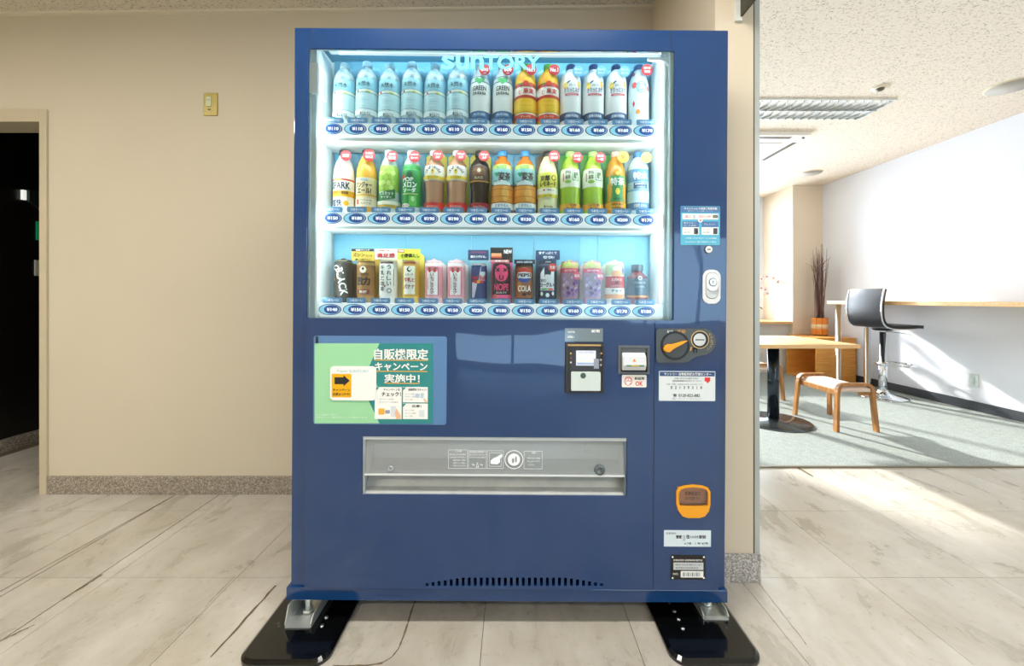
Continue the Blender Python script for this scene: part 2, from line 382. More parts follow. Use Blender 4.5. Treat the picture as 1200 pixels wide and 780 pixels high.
# end of the partition to the right of the machine
PX0, PX1, PY = .716, .873, 1.42
struct(MB().box(PX0, PX1-.018, PY, 2.18, 0, CZ+.1, WALL_P).build('wall_partition'))
struct(MB().box(PX1-.018, PX1, PY-.002, PY+.05, .1, CZ, pm('#b9bfbb', .35, .3)).box(PX1-.021, PX1-.018, PY-.001, PY+.01, .1, CZ, pm('#4d4a42', .6)).box(PX1-.018, PX1, PY+.05, 2.18, .1, CZ, WALL_P).build('trim_2'))
struct(MB().box(PX0+.001, PX1+.001, PY-.008, 2.18, 0, .1, GRANP).build('baseboard_partition', bevel=.002))
struct(MB().box(PX1, XR+.1, -3.8, 6.3, CZ, CZ+.12, ceiling_mat('#ebe3d5')).build('ceiling_lounge'))
struct(MB().box(-.7, PX1, 2.18, 6.3, CZ, CZ+.12, ceiling_mat('#ebe3d5')).build('ceiling_lounge_side'))
struct(MB().box(XR, XR+.15, -3.8, 6.3, 0, CZ+.1, WALL_R).build('wall_right'))
struct(MB().box(XR-.012, XR, YC, 5.33, .006, .088, pm('#3d4148', .5)).box(XR-.012, XR, -3.7, YC, 0, .088, pm('#3d4148', .5)).build('baseboard_right'))
struct(MB().box(-.7, -.55, 2.181, 6.2, 0, CZ+.1, WALL_R).build('wall_lounge_left'))
struct(MB().box(3.72, XR, YW, 6.2, 0, CZ, wallpaper('#e8d9c4')).build('wall_pilaster'))
struct(MB().box(3.708, 3.72, YW, 5.84, .006, .088, pm('#2b2c30', .5)).box(3.72, XR-.012, YW-.012, YW, .006, .088, pm('#2b2c30', .5)).build('baseboard_pilaster'))
# far window wall: low wall with a wooden sill, glazing above
struct(MB().holes(-.55, 3.72, 0, CZ, YO, YO+.15, [(.05, 3.66, .70, 2.42)], WALL_R).build('wall_far'))
struct(MB().box(-.55, 3.72, 5.40, YO, 0.006, .665, wallpaper('#d9d5cf')).build('wall_sill_base'))
struct(MB().box(-.55, 3.718, 5.33, YO-.001, .665, .697, wood_mat('#d9a86b', '#e8c28c')).build('trim_sill', bevel=.003))
wf = MB(); alu = pm('#d9dcd8', .35, .5)
for xx in (.05, .98, 1.85, 2.75, 3.61): wf.box(xx, xx+.05, YO+.03, YO+.09, .70, 2.42, alu)
wf.box(.05, 3.66, YO+.03, YO+.09, .70, .75, alu).box(.05, 3.66, YO+.03, YO+.09, 2.37, 2.42, alu)
w1 = struct(wf.build('window_1'))
MB().box(.1, 3.62, YO+.057, YO+.062, .75, 2.37, glass('clear_pane')).build('window_pane', w1)
# rear of the hall, behind the viewpoint; pane tint added to dim their reflections
TINT = glass('tinted_pane', '#b0b9bf')
struct(MB().holes(-4.6, XR, 0, CZ+.1, -3.8, -3.65, [(1.0, 3.8, .7, 2.0), (-.9, 1.1-.15, .08, .5)], WALL_P).build('wall_rear'))
w2 = MB()
for xx in (1.0, 1.9, 2.82, 3.76): w2.box(xx, xx+.04, -3.76, -3.70, .7, 2.0, alu)
w2.box(1.0, 3.8, -3.76, -3.70, .7, .74, alu).box(1.0, 3.8, -3.76, -3.70, 1.96, 2.0, alu)
w2o = struct(w2.build('window_2')); MB().box(1.02, 3.78, -3.735, -3.730, .74, 1.96, TINT).build('window_pane', w2o)
w3 = MB()
for xx in (-.9, .0, .91): w3.box(xx, xx+.04, -3.76, -3.70, .08, .5, alu)
w3o = struct(w3.build('added_low_window')); MB().box(-.88, .93, -3.735, -3.730, .08, .5, TINT).build('window_pane', w3o)  # unseen low window, added for pale reflections in the machine's front panel
struct(MB().box(-4.6, -4.45, -3.65, YB, 0, CZ+.1, WALL_M).build('wall_left'))
# dark corridor beyond the doorway
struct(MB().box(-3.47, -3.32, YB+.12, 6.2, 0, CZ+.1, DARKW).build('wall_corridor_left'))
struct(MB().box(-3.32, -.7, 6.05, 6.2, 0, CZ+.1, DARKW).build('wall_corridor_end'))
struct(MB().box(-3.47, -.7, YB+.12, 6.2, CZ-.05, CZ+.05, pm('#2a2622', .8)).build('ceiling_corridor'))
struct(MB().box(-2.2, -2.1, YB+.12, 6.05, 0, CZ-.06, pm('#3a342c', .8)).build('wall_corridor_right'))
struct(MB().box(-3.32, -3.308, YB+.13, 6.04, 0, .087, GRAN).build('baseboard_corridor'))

# ceiling lamps of the hall (above and behind the viewpoint; the rear pair is added fill)
def ceiling_lamp(cx, cy, L, W, e, label, z):
    r = empty('ceiling_lamp', (cx, cy, z)); tag(r, label, 'ceiling light', 'hall ceiling lights')
    MB().box(-L/2, L/2, -W/2, W/2, -.03, -.001, WHITE).build('housing', r)
    l = area('lamp_light', (0, 0, -.045), (0, 0, -1), L*.95, W*.7, e, (1, .96, .90), parent=r)
    return r
ceiling_lamp(3.1, -1.5, 1.25, .22, 42, 'added fill light in a long white ceiling housing at the rear right of the hall', CZ-.001)
ceiling_lamp(-3.2, -1.5, 1.25, .22, 52, 'added fill light in a long white ceiling housing at the rear left of the hall', hz(-3.9))
ceiling_lamp(-.1, .62, 1.25, .22, 30, 'long white ceiling light over the vending machine front', hz(-.8))
ceiling_lamp(-2.4, .62, 1.25, .22, 17, 'long white ceiling light near the dark doorway', hz(-3.1))

# ================================================================ VENDING MACHINE
RA = .0065; ca, sa = math.cos(RA), math.sin(RA)
FY = 1.22
vm = empty('vending_machine', (0, FY, 0)); vm.rotation_euler = (0, RA, 0)
tag(vm, 'dark blue drinks vending machine with three lit shelves, standing on two black plates', 'vending machine')
ORG = (0, FY, 0)
def mp(px, py, Y=FY):
    x_, z_ = (px-CX)*Y/F, H+(CY-py)*Y/F
    return x_*ca-z_*sa, x_*sa+z_*ca
def R(x0, y0, x1, y1, Y=FY):
    c = mp((x0+x1)/2, (y0+y1)/2, Y); hw, hh = (x1-x0)/2*Y/F, (y1-y0)/2*Y/F
    return c[0]-hw, c[0]+hw, c[1]-hh, c[1]+hh
def vb(mb, name, parent=None, **k): return mb.build(name, parent or vm, ORG, **k)     # parts and sub-parts share the machine's own axes
FR = 1.232                                        # plane of the door frame
X0, X1, ZB, ZT = -.683, .6505, .0765, 1.829
DO = R(360.5, 58.5, 789.5, 373.5, FR)             # display opening
lp = R(357.5, 374, 843, 690, FY)                  # lower panel
Z_HS = DO[3]
# cabinet behind the door
cb = MB(); yb0, yb1 = 1.42, 1.95
cb.box(X0, X1, yb0, yb1, ZB+.03, ZT-.002, BLUE)
vb(cb, 'cabinet', bevel=.004)
# door frame with the display opening and the seams of header and columns
xs1 = mp(365, 45, FR)[0]; xs2 = mp(786.5, 45, FR)[0]
vb(MB().holes(X0, X1, ZB+.036, ZT, FR, FR+.012, [(DO[0], DO[1], DO[2], DO[3]), (lp[0]+.02, lp[1]-.02, ZB+.05, lp[3]-.02)], BLUE), 'door_frame', bevel=.003)
vb(MB().holes(X0, X1, ZB+.036, ZT, FR+.012, yb0, [(DO[0]-.013, DO[1]+.013, DO[2]-.021, 1.8225), (lp[0]+.02, lp[1]-.02, ZB+.05, lp[3]-.025)], BLUE), 'door_body')
sm_ = MB(); sm = pm('#0b1630', .6)
for xx in (xs1, xs2): vb(MB().box(xx-.0008, xx+.0008, FR-.0006, FR+.002, DO[3]+.003, ZT-.003, sm), 'seam')
# lower panel
DEL = R(424.5, 512, 734.5, 580)
slots = []
for k in range(30):
    px = 500.5+k*7.05
    if px > 712: break
    t_ = min(1, min((px-488)/55, (716-px)/55)); top = 686-9.5*t_**.8
    if 686-top > 1.6: slots.append(R(px-1.7, top, px+1.7, 686.3))
READ = R(664, 402.5, 707, 459); CARD = R(726, 405.5, 760, 436.5)
DIAL = R(776, 392.5, 803.5, 416.5)
COINR = R(793.5, 569.5, 830.5, 598)
vb(MB().holes(lp[0], lp[1], lp[2], lp[3], FY, FY+.022, [DEL, READ, CARD, COINR, DIAL]+slots, BLUE), 'lower_panel', bevel=.0025)
bk = MB(); bkm = pm('#050607', .5)
bk.box(lp[0]+.01, lp[1]-.01, FY+.06, FY+.07, lp[2]+.006, DEL[2]-.01, bkm); vb(bk, 'inner_sheet')
# kick strip
ks = R(336.5, 690.8, 852, 706, FR-.004)
vb(MB().box(ks[0]-.001, ks[1], FR-.008, FR+.05, ZB, ZB+.0385, BLUE), 'kick_strip', bevel=.002)
vb(MB().box(lp[0], lp[1], FR+.03, FR+.04, ks[3]-.006, lp[2]+.02, bkm), 'shadow_gap')  # near-black strip stands in for the shade in the gap
vb(MB().box(X0+.02, X1-.02, FR+.06, yb1, ZB, ZB+.029, pm('#14203a', .6)), 'base_pan')
# right hand service panel seams
q = MB(); a = mp(767, 420)[0]; q.box(a-.0007, a+.0007, FY-.0007, FY+.002, lp[2]+.003, lp[3]-.004, sm); vb(q, 'seam')
q = MB(); q.box(lp[1]+.001, lp[1]+.0026, FR-.0006, FR+.002, lp[2], lp[3]+.004, sm); vb(q, 'seam')
# display interior
BY = 1.388
LB = R(391, 70, 762, 373, BY)
itr = MB(); iw = pm('#dfe5e4', .45)
itr.box(DO[0]-.012, DO[0], FR+.013, BY+.01, DO[2]-.02, 1.817, iw); itr.box(DO[1], DO[1]+.012, FR+.013, BY+.01, DO[2]-.02, 1.817, iw)
itr.box(DO[0], DO[1], FR+.013, BY+.01, 1.817, 1.8215, pm('#4f93b0', .8, spec=.1)); itr.box(DO[0], DO[1], FR+.006, BY+.01, DO[2]-.02, DO[2]-.001, iw)
itr.box(DO[0]-.01, DO[1]+.01, BY+.006, BY+.02, DO[2]-.02, 1.817, iw)
vb(itr, 'display_case')
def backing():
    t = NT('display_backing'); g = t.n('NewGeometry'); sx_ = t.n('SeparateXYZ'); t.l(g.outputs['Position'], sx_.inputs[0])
    # card colour: deeper blue at the top of every shelf, paler towards its foot
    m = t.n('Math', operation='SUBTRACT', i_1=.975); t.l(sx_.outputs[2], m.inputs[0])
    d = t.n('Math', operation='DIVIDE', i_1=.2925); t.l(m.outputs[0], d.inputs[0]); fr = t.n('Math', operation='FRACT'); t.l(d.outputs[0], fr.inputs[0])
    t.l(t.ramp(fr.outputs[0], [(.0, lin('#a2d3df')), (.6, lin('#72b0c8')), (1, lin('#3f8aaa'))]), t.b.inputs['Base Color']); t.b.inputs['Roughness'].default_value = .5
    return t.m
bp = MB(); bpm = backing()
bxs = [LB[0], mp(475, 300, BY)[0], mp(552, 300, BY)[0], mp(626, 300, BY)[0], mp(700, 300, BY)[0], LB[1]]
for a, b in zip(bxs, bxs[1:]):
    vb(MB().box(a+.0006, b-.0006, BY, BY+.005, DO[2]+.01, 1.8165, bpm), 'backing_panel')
SH = [1.560, 1.270, .975]                          # product floor of the three shelves
for xs_, d_ in ((DO[0]+.03, 1), (DO[1]-.034, -1)):
    area('display_light', (xs_, 1.248-FY, 1.37), (d_*.75, 1, 0), 0.012, .74, .75, (.95, 1, 1), parent=vm)  # fill lights added at both sides to brighten the display evenly
LEDW = pm('#dfe8ea', .5, emit=.5)
lampn = MB(); lampn.tube([(-.56, 1.266, 1.771), (-.2, 1.266, 1.768), (.1, 1.266, 1.767), (.47, 1.266, 1.770)], .0042, LEDW, 10)
vb(lampn, 'lamp_tube')
lb_ = MB(); lb_.box(-.60, .49, 1.275, 1.30, 1.788, 1.795, WHITE); vb(lb_, 'lamp_bracket')
for z_, e_ in ((1.800, 2.0), (1.484, .85), (1.207, 1.0)):
    area('display_light', (-.06, 1.268-FY, z_), (0, 1, -.62), 1.05, .018, e_, (.93, 1, 1), parent=vm)
vb(MB().box(DO[0]+.0005, DO[0]+.026, 1.236, 1.30, mp(370, 109, 1.24)[1], mp(370, 74, 1.24)[1], WHITE), 'side_lamp_box', bevel=.002)
vb(MB().box(DO[1]-.030, DO[1]-.001, 1.262, 1.35, DO[2]-.0005, DO[3]+.03, pm('#e2e8e8', .4)).box(DO[1]-.010, DO[1], 1.240, 1.262, DO[2], DO[3]+.03, pm('#c3cfce', .3)), 'side_rail')
vb(MB().box(DO[0], DO[0]+.016, 1.25, 1.36, DO[2], DO[3]+.03, pm('#e2e8e8', .4)), 'side_rail')
fo = MB(); fo.prism([(DO[1]-.075, 1.749), (DO[1]-.02, 1.744), (DO[1]-.008, 1.730), (DO[1]-.006, 1.757), (DO[1]-.075, 1.7545)], 'y', 1.25, 1.262, WHITE)  # white sliver shaped as a flare of light beside the tube
vb(fo, 'lamp_flare')
# glass front with the maker's name printed on it
gl = vb(MB().box(DO[0]+.001, DO[1]-.001, FR+.003, FR+.006, DO[2]+.001, DO[3]-.001, glass('display_glass', '#f4fbfb', 1.45, 0, 1.0)), 'display_glass')
lg = MB(); CY_ = pm('#5fdcf2', .5, emit=.18)  # faint glow put into the lettering to brighten it
yl = FR+.0026
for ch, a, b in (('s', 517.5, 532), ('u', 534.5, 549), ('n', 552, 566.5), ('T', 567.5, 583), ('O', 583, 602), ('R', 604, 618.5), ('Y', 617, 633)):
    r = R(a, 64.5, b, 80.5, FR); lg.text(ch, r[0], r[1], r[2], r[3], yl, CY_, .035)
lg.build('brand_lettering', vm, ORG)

# shelf strips, cold tags, price buttons
RIM = pm('#f4f8fa', .3, emit=.35); BT = pm('#3f60b0', .25, emit=.25); BTO = pm('#a9c6ee', .3, emit=.4); CYG = pm('#9adcf6', .3, emit=.5); TXW = pm('#ffffff', .4, emit=.9)
TAGB = pm('#6fa6d6', .45, emit=.12); TAGW = pm('#ffffff', .5, emit=.4); DIMR = pm('#2f3f74', .35)
prices = [['¥110']*6+['¥160']*2+['¥150']*2+['¥160']*3+['¥170'],
          ['¥150', '¥180', '¥160', '¥160', '¥190', '¥190', '¥190', '¥150', '¥150', '¥190', '¥160', '¥160', '¥200', '¥170'],
          ['¥140', '¥150', '¥150', '¥150', '¥150', '¥150', '¥220', '¥180', '¥150', '¥160', '¥160', '¥160', '¥170', '¥180']]
bcache = {}
def button(price, x_, z_, rail):
    if price not in bcache:
        m = MB(); m.prism(ell(0, 0, .0375, .0195, 28), 'y', -.0035, .003, RIM); m.prism(ell(0, 0, .0352, .0176, 28), 'y', -.0042, .003, DIMR)
        m.prism(ell(0, 0, .0325, .0158, 28), 'y', -.0047, .003, BTO); m.prism(ell(-.002, 0, .0300, .0150, 28), 'y', -.0052, .003, CYG)
        m.prism(ell(.0055, 0, .0235, .0137, 28), 'y', -.0057, .003, BT)
        m.text(price, -.0090, .0235, -.0052, .0052, -.0060, TXW, .045); o = m.build('price_button', rail, (0, 0, 0)); bcache[price] = o.data
    else:
        o = bpy.data.objects.new('price_button', bcache[price]); C.objects.link(o); o.parent = rail
    o.location = (x_, 1.258-FY, z_)
tg = MB(); tg.prism([(-.029, -.009), (.029, -.009), (.0315, .0), (.029, .008), (-.029, .008), (-.0315, .0)], 'y', -.001, .001, TAGB); tg.text('つめた〜い', -.021, .021, -.0045, .0042, -.0014, TAGW, .02)
tagm = None
sx0, sx1 = mp(375, 260, 1.26)[0], mp(777, 260, 1.26)[0]
for ri, (ya, yb_) in enumerate(((145.5, 161.5), (249.5, 265.5), (355.5, 372))):
    z1_, z0_ = mp(580, ya, 1.262)[1], mp(580, yb_, 1.262)[1]
    st = MB()
    prof = [(1.262, z1_), (1.258, z1_-.002), (1.2565, z0_+.006), (1.263, z0_), (1.37, z0_), (1.384, SH[ri]-.004), (1.384, SH[ri]), (1.30, SH[ri]), (1.29, z1_)]
    st.prism(prof, 'x', sx0, sx1, pm('#f1f4f5', .35, emit=.42))  # glow put into the rail material to lift it to white
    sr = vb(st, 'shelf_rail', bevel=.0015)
    vb(MB().box(DO[0]+.001, DO[1]-.001, 1.268, 1.38, z0_-.008, z0_+.005, pm('#d7dcdb', .4)), 'shelf_support')
    zc = (z0_+z1_)/2
    for i in range(14):
        bx = -.578+.0754*i
        button(prices[ri][i], bx, zc+.0005, sr)
        if tagm is None: o = tg.build('cold_tag', sr, (0, 0, 0)); tagm = o.data
        else: o = bpy.data.objects.new('cold_tag', tagm); C.objects.link(o); o.parent = sr
        o.location = (bx+.0055, 1.2575-FY, z1_+.0075)
# small maker tags at the top of the backing
mt = MB()
for (a, b, y0_, y1_) in ((395, 414, 64, 70), (392, 410, 170, 176), (552, 572, 170, 176), (746, 762, 168, 174), (392, 410, 269, 274), (746, 762, 268, 273)):
    mt = MB(); r = R(a, y0_, b, y1_, BY); mt.box(r[0], r[1], BY-.002, BY, r[2], r[3], pm('#2d6f93', .5)); mt.text('SUNTORY', r[0]+.006, r[1]-.006, r[2]+.004, r[3]-.004, BY-.0024, WHITE, .02); vb(mt, 'brand_tag')

# ---- poster window
pr = R(367.5, 393.5, 523.5, 497)
pw = MB(); pw.prism(rrect(*pr, .008), 'y', FY-.0015, FY+.0005, pm('#5b84b4', .25)); vb(pw, 'poster_recess')
def P2(px, py, Y=FY): return mp(px, py, Y)
def flat(m, pts, y, mat, th=.0004): return m.prism([P2(*p) for p in pts], 'y', y, y+th, mat)
po = MB(); y = FY-.0022; MINT = pm('#9fdcaa', .45); TEAL = pm('#2d8c8c', .45); YEL = pm('#f2b43c', .45); PW = pm('#f7f9f5', .45); INK = pm('#1d2023', .5); TXG = pm('#6d7a80', .5)
flat(po, [(369, 402), (507.5, 402), (507.5, 495.5), (369, 495.5)], y, MINT)
flat(po, [(445, 402), (507.5, 402), (507.5, 495.5), (445, 495.5), (432, 468), (444, 455), (433, 429)], y-.0005, TEAL)
def tpx(m, s_, x0, y0, x1, y1, yy, mat, bold=.02, Y=FY):
    r = R(x0, y0, x1, y1, Y); m.text(s_, *r, yy, mat, bold)
for s_, a, b, c, d in (('自販機限定', 439, 408.5, 502, 421), ('キャンペーン', 440, 424.5, 501, 434), ('実施中！', 451, 438, 492, 448)):
    tpx(po, s_, a, b, c, d, y-.0012, PW, .032); rr = R(a, d+.3, c, d+1.2); po.box(rr[0], rr[1], y-.0009, y-.0005, rr[2], rr[3], YEL)
for a, b, c, d in ((439.5, 453, 471, 490.5), (472.5, 453, 501.5, 471), (472.5, 472.3, 501.5, 490.5)):
    r = R(a, b, c, d); po.box(r[0], r[1], y-.0009, y-.0005, r[2], r[3], PW)
tpx(po, 'キャンペーンを', 450, 454.5, 469, 457.5, y-.0013, INK); tpx(po, 'チェック！', 447.5, 458.8, 470, 464, y-.0013, INK, .03)
tpx(po, '自販機をスキャン！', 479, 454.5, 500, 457.5, y-.0013, INK); tpx(po, '応募！', 483, 473.8, 494, 477, y-.0013, INK)
for yy_, a, b in ((467, 445, 462), (470.5, 445, 467), (461, 475, 486), (464, 475, 488), (467.5, 475, 484), (480, 475, 486), (483.5, 475, 488), (487, 475, 484)):
    tpx(po, 'キャンペーン内容を', a, yy_-.8, b, yy_+1, y-.0013, TXG, .0)
for cx_, cy_, w_, h_, cc in ((447.5, 481.5, 7, 7, '#f2b43c'), (454.5, 482, 5.5, 4, '#9aa0b8'), (461.5, 481.5, 6.5, 12.5, '#dfe4ea'), (489.5, 463, 5, 5, '#bcd3e4'), (495, 463, 4, 6, '#c6d6e2'), (494.5, 484, 6, 8, '#dfe6ec')):
    r = R(cx_-w_/2, cy_-h_/2, cx_+w_/2, cy_+h_/2); po.prism(rrect(*r, .002, 2), 'y', y-.0014, y-.0009, pm(cc, .5))
flat(po, [(465, 478), (470, 486), (470, 490.3), (465, 490.3), (463, 483)], y-.0016, pm('#f0bf98', .5)); flat(po, [(497.5, 466), (501.3, 470), (499, 470.8), (496.5, 468)], y-.0016, pm('#f0bf98', .5))
for a, b in ((439.7, 453.2), (472.7, 453.2), (472.7, 472.5)): flat(po, [(a, b), (a+5 if a < 450 else a+3.5, b), (a, b+6 if a < 450 else b+4)], y-.0016, TEAL)
tpx(po, '※キャンペーンの詳細は応募サイトをご確認ください。', 371, 484.5, 396, 486.5, y-.0006, PW, .0); tpx(po, 'SUNTORY キャンペーン事務局 ※写真はイメージです 応募はおひとり様一回', 371, 487.5, 430, 489.5, y-.0006, PW, .0)
vb(po, 'campaign_poster')
stk = MB(); r = R(387.5, 428.5, 441.5, 468.5); stk.prism(rrect(*r, .012), 'y', y-.0026, y-.0018, PW)
r = R(389.5, 437.5, 412.5, 464.8); stk.prism(rrect(*r, .002, 2), 'y', y-.003, y-.0026, pm('#f5b400', .45))
flat(stk, [(393, 441.5), (403.5, 441.5), (403.5, 439), (410.5, 445.5), (403.5, 452), (403.5, 449.5), (393, 449.5)], y-.0034, INK)
tpx(stk, 'キャンペーン', 391, 454.5, 411, 458, y-.0034, INK); tpx(stk, '応募はコチラ！', 391, 459.5, 411, 463, y-.0034, INK)
tpx(stk, 'SUNTORY', 410, 433, 433, 436, y-.0030, pm('#9ecbd6', .5), .0); tpx(stk, 'Tappi', 395, 432.7, 408, 436.2, y-.0030, pm('#9ecbd6', .5), .0)
vb(stk, 'arrow_sticker')
ed = MB(); ed.box(*R(370.5, 394, 373, 496.5)[:2], y-.0019, y-.0015, *R(370.5, 394, 373, 402)[2:], INK); vb(ed, 'poster_edge')

# ---- bill reader
rd = MB(); PLB = pm('#2b2d2f', .3)
rr = R(662, 384.5, 706.5, 400); rd.box(rr[0], rr[1], FY-.001, FY, rr[2], rr[3], pm('#7f919c', .12, .3)); vb(rd, 'instruction_plate')
rt = MB(); tpx(rt, '紙幣', 693, 386, 703, 389.5, FY-.0014, PW); tpx(rt, '1000円札', 665, 387.5, 674, 390, FY-.0014, PW); tpx(rt, '紙幣投入', 665, 393, 673, 396, FY-.0014, PW); vb(rt, 'instruction_print')
hs = MB(); rr = R(662, 401, 707.5, 460); r2 = R(667, 406, 704.5, 457)
hs.holes(rr[0], rr[1], rr[2], rr[3], FY-.007, FY+.004, [r2], PLB); bh = vb(hs, 'bill_reader', bevel=.003)
hi = MB(); hi.box(r2[0], r2[1], FY-.001, FY+.015, r2[2], r2[3], pm('#3a3d42', .35)); vb(hi, 'reader_body', bh)
b_ = MB(); rr = R(665, 403, 703.5, 405); b_.box(rr[0], rr[1], FY-.0078, FY-.007, rr[2], rr[3], pm('#c9a56a', .4, .4)); vb(b_, 'light_bar', bh)
sc_ = MB(); rr = R(675, 410.5, 698, 428); sc_.box(rr[0], rr[1], FY-.003, FY-.001, rr[2], rr[3], pm('#cfd6e6', .2, emit=.35))
for a, c in ((676, 681), (682, 686), (692.5, 697)): r = R(a, 415, c, 418.5); sc_.box(r[0], r[1], FY-.0035, FY-.003, r[2], r[3], PW)
sc_.prism(ell(*mp(689, 416.5), .008, .0065, 12), 'y', FY-.0037, FY-.003, PW)
r = R(676, 420.5, 697.5, 424); sc_.box(r[0], r[1], FY-.0035, FY-.003, r[2], r[3], PW); r = R(676, 424.6, 697.5, 426.8); sc_.box(r[0], r[1], FY-.0035, FY-.003, r[2], r[3], pm('#a9c4e4', .4))
tpx(sc_, 'いらっしゃいませ', 678, 411.3, 695, 413.6, FY-.0036, pm('#56617a', .5), .0)
vb(sc_, 'screen', bh)
kp = MB(); rr = R(669, 435.2, 703.5, 457.5); kp.prism(rrect(*rr, .004), 'y', FY-.006, FY+.002, pm('#d4e2de', .3)); kpo = vb(kp, 'card_touch_plate', bh, bevel=.001)
kd = MB(); kd.prism(ell(*mp(683, 439.5), .0085, .0085, 20), 'y', FY-.0068, FY-.006, pm('#46605a', .4)); vb(kd, 'touch_mark', bh)
tp = MB(); rr = R(695.5, 420, 701.5, 431.5); tp.box(rr[0], rr[1], FY-.0050, FY-.0042, rr[2], rr[3], pm('#9aa4b4', .2)); vb(tp, 'tape_tab', bh)
dd = MB()
for px, py, cc in ((668.5, 413.5, '#e0c35a'), (668.5, 424, '#e8e2d8'), (668.8, 419, '#a2453c'), (704, 413.5, '#c8a54a'), (703.5, 421, '#c9c9c9'), (703.5, 427, '#c9c9c9')):
    dd.prism(ell(*mp(px, py), .0028, .003, 8), 'y', FY-.0078, FY-.007, pm(cc, .4))
vb(dd, 'indicator_dots', bh)

# ---- banknote slot unit
nb = MB(); rr = R(724, 404.5, 761, 438); r2 = R(727.5, 408, 758, 435)
nb.holes(rr[0], rr[1], rr[2], rr[3], FY-.005, FY+.004, [r2], pm('#5b6166', .35)); bns = vb(nb, 'banknote_slot', bevel=.002)
nb = MB(); nb.box(r2[0], r2[1], FY+.012, FY+.016, r2[2], r2[3], BLACK); nb.box(r2[0], r2[1], FY+.001, FY+.012, mp(740, 413)[1], r2[3], pm('#6c7273', .4)); vb(nb, 'slot_back', bns)
nb = MB(); za, zb_ = mp(740, 434)[1], mp(740, 413)[1]
xa, xb = mp(728.5, 420)[0], mp(756, 420)[0]
nb.prism([(FY-.001, zb_), (FY-.013, zb_-.010), (FY-.016, za+.018), (FY-.009, za+.002), (FY+.003, za), (FY+.010, zb_)], 'x', xa, xb, pm('#dcdfe2', .25)); vb(nb, 'slot_lip', bns, bevel=.003)
nb = MB(); tpx(nb, '▲', 739.5, 419, 743.5, 422.5, FY-.0165, pm('#f08a24', .4, emit=.3)); r = R(732, 426.5, 753, 428.2)
nb.box(r[0], r[1], FY-.0168, FY-.0155, r[2], r[3], pm('#5f8f6a', .4)); r = R(738, 426.5, 747, 428.2); nb.box(r[0], r[1], FY-.0172, FY-.0155, r[2], r[3], pm('#c9b845', .4)); vb(nb, 'slot_mark', bns)
ok = MB(); rr = R(728.7, 439, 757.5, 453.5); ok.prism(rrect(*rr, .003), 'y', FY-.0012, FY, pm('#f4f3ea', .4)); RED = pm('#d8342c', .45)
tpx(ok, '新紙幣', 743.5, 441.5, 755, 444.8, FY-.0016, INK); tpx(ok, 'OK', 744.5, 446.5, 753, 451.8, FY-.0016, RED, .03)
ok.prism(ell(*mp(736, 446.3), .0125, .0135, 22), 'y', FY-.0015, FY-.0012, RED); ok.prism(ell(*mp(736, 446.3), .0107, .0117, 22), 'y', FY-.0017, FY-.0012, PW)
tpx(ok, '円', 732.8, 442.5, 739.2, 449.8, FY-.0020, RED, .0)
vb(ok, 'acceptance_sticker')

# ---- coin unit with lever
GP = pm('#4b5356', .32); OR = pm('#f3a51d', .35)
out = [(770, 384.5), (826, 384.5), (832, 387), (836.5, 392), (838, 399), (837, 406), (833, 411.5), (827, 415), (818, 416.5), (812, 419), (806, 423), (800, 424.3), (771, 424.3), (768, 421.5), (768, 387)]
cu = MB(); cu.prism([mp(*p) for p in out][::-1], 'y', FY-.006, FY-.0045, GP)
dc = mp(790, 404.5)
cup_ = vb(cu, 'coin_unit_plate', bevel=.0008)
cu = MB(); cu.prism(ell(*dc, .044, .044, 30), 'y', FY-.0068, FY-.006, BLACK); cu.prism(ell(dc[0], dc[1], .037, .037, 30), 'y', FY-.0074, FY-.0062, pm('#4a5055', .4))
vb(cu, 'dial_recess', cup_)
lv = MB(); lvp = [(775.5, 407.5), (777.5, 404), (781, 402.6), (786, 402.6), (790, 401.5), (797, 399.2), (804, 398.2), (797, 403), (791, 406), (786, 409), (783, 411.8), (779, 411.8), (776.2, 410)]
lv.prism([mp(*p) for p in lvp][::-1], 'y', FY-.018, FY-.007, OR); lvo = vb(lv, 'return_lever', cup_, bevel=.0025)
lv = MB(); tpx(lv, 'おつり・', 781, 386.3, 789.5, 389.8, FY-.0064, PW); tpx(lv, '返却', 792, 386, 802, 390.2, FY-.0064, pm('#d99a4a', .4)); flat(lv, [(808.5, 406), (810, 406), (809, 409.5), (807.2, 411)], FY-.0066, OR)
r = R(811, 407, 812.6, 413); lv.box(r[0], r[1], FY-.0066, FY-.006, r[2], r[3], BLACK); r = R(811, 407, 816, 409); lv.box(r[0], r[1], FY-.0066, FY-.006, r[2], r[3], BLACK); r = R(814.4, 407, 816, 413); lv.box(r[0], r[1], FY-.0066, FY-.006, r[2], r[3], BLACK)
vb(lv, 'unit_print', cup_)
cs = MB(); cc = mp(819, 397.5); GOLD = pm('#d6b476', .35, .4)
cs.prism(ell(*cc, .0275, .0275, 28), 'y', FY-.0072, FY-.006, GOLD); cs.prism(ell(*cc, .0248, .0248, 28), 'y', FY-.0076, FY-.006, BLACK); cs.prism(ell(cc[0]-.002, cc[1], .0185, .019, 28), 'y', FY-.0095, FY-.006, pm('#d9dcdd', .2, .4))
cs.box(cc[0]-.015, cc[0]+.012, FY-.0100, FY-.0093, cc[1]-.0018, cc[1]+.0012, BLACK); vb(cs, 'coin_slot', cup_)
cp = MB()
for ch, px, py in (('お', 831, 391.5), ('か', 832.8, 395), ('ね', 833, 398.8), ('コ', 832.5, 402.2), ('イ', 831.5, 405.5), ('ン', 829, 408.2)):
    tpx(cp, ch, px-1.6, py-1.5, px+1.6, py+1.5, FY-.0064, GOLD, .0)
vb(cp, 'coin_print', cup_)
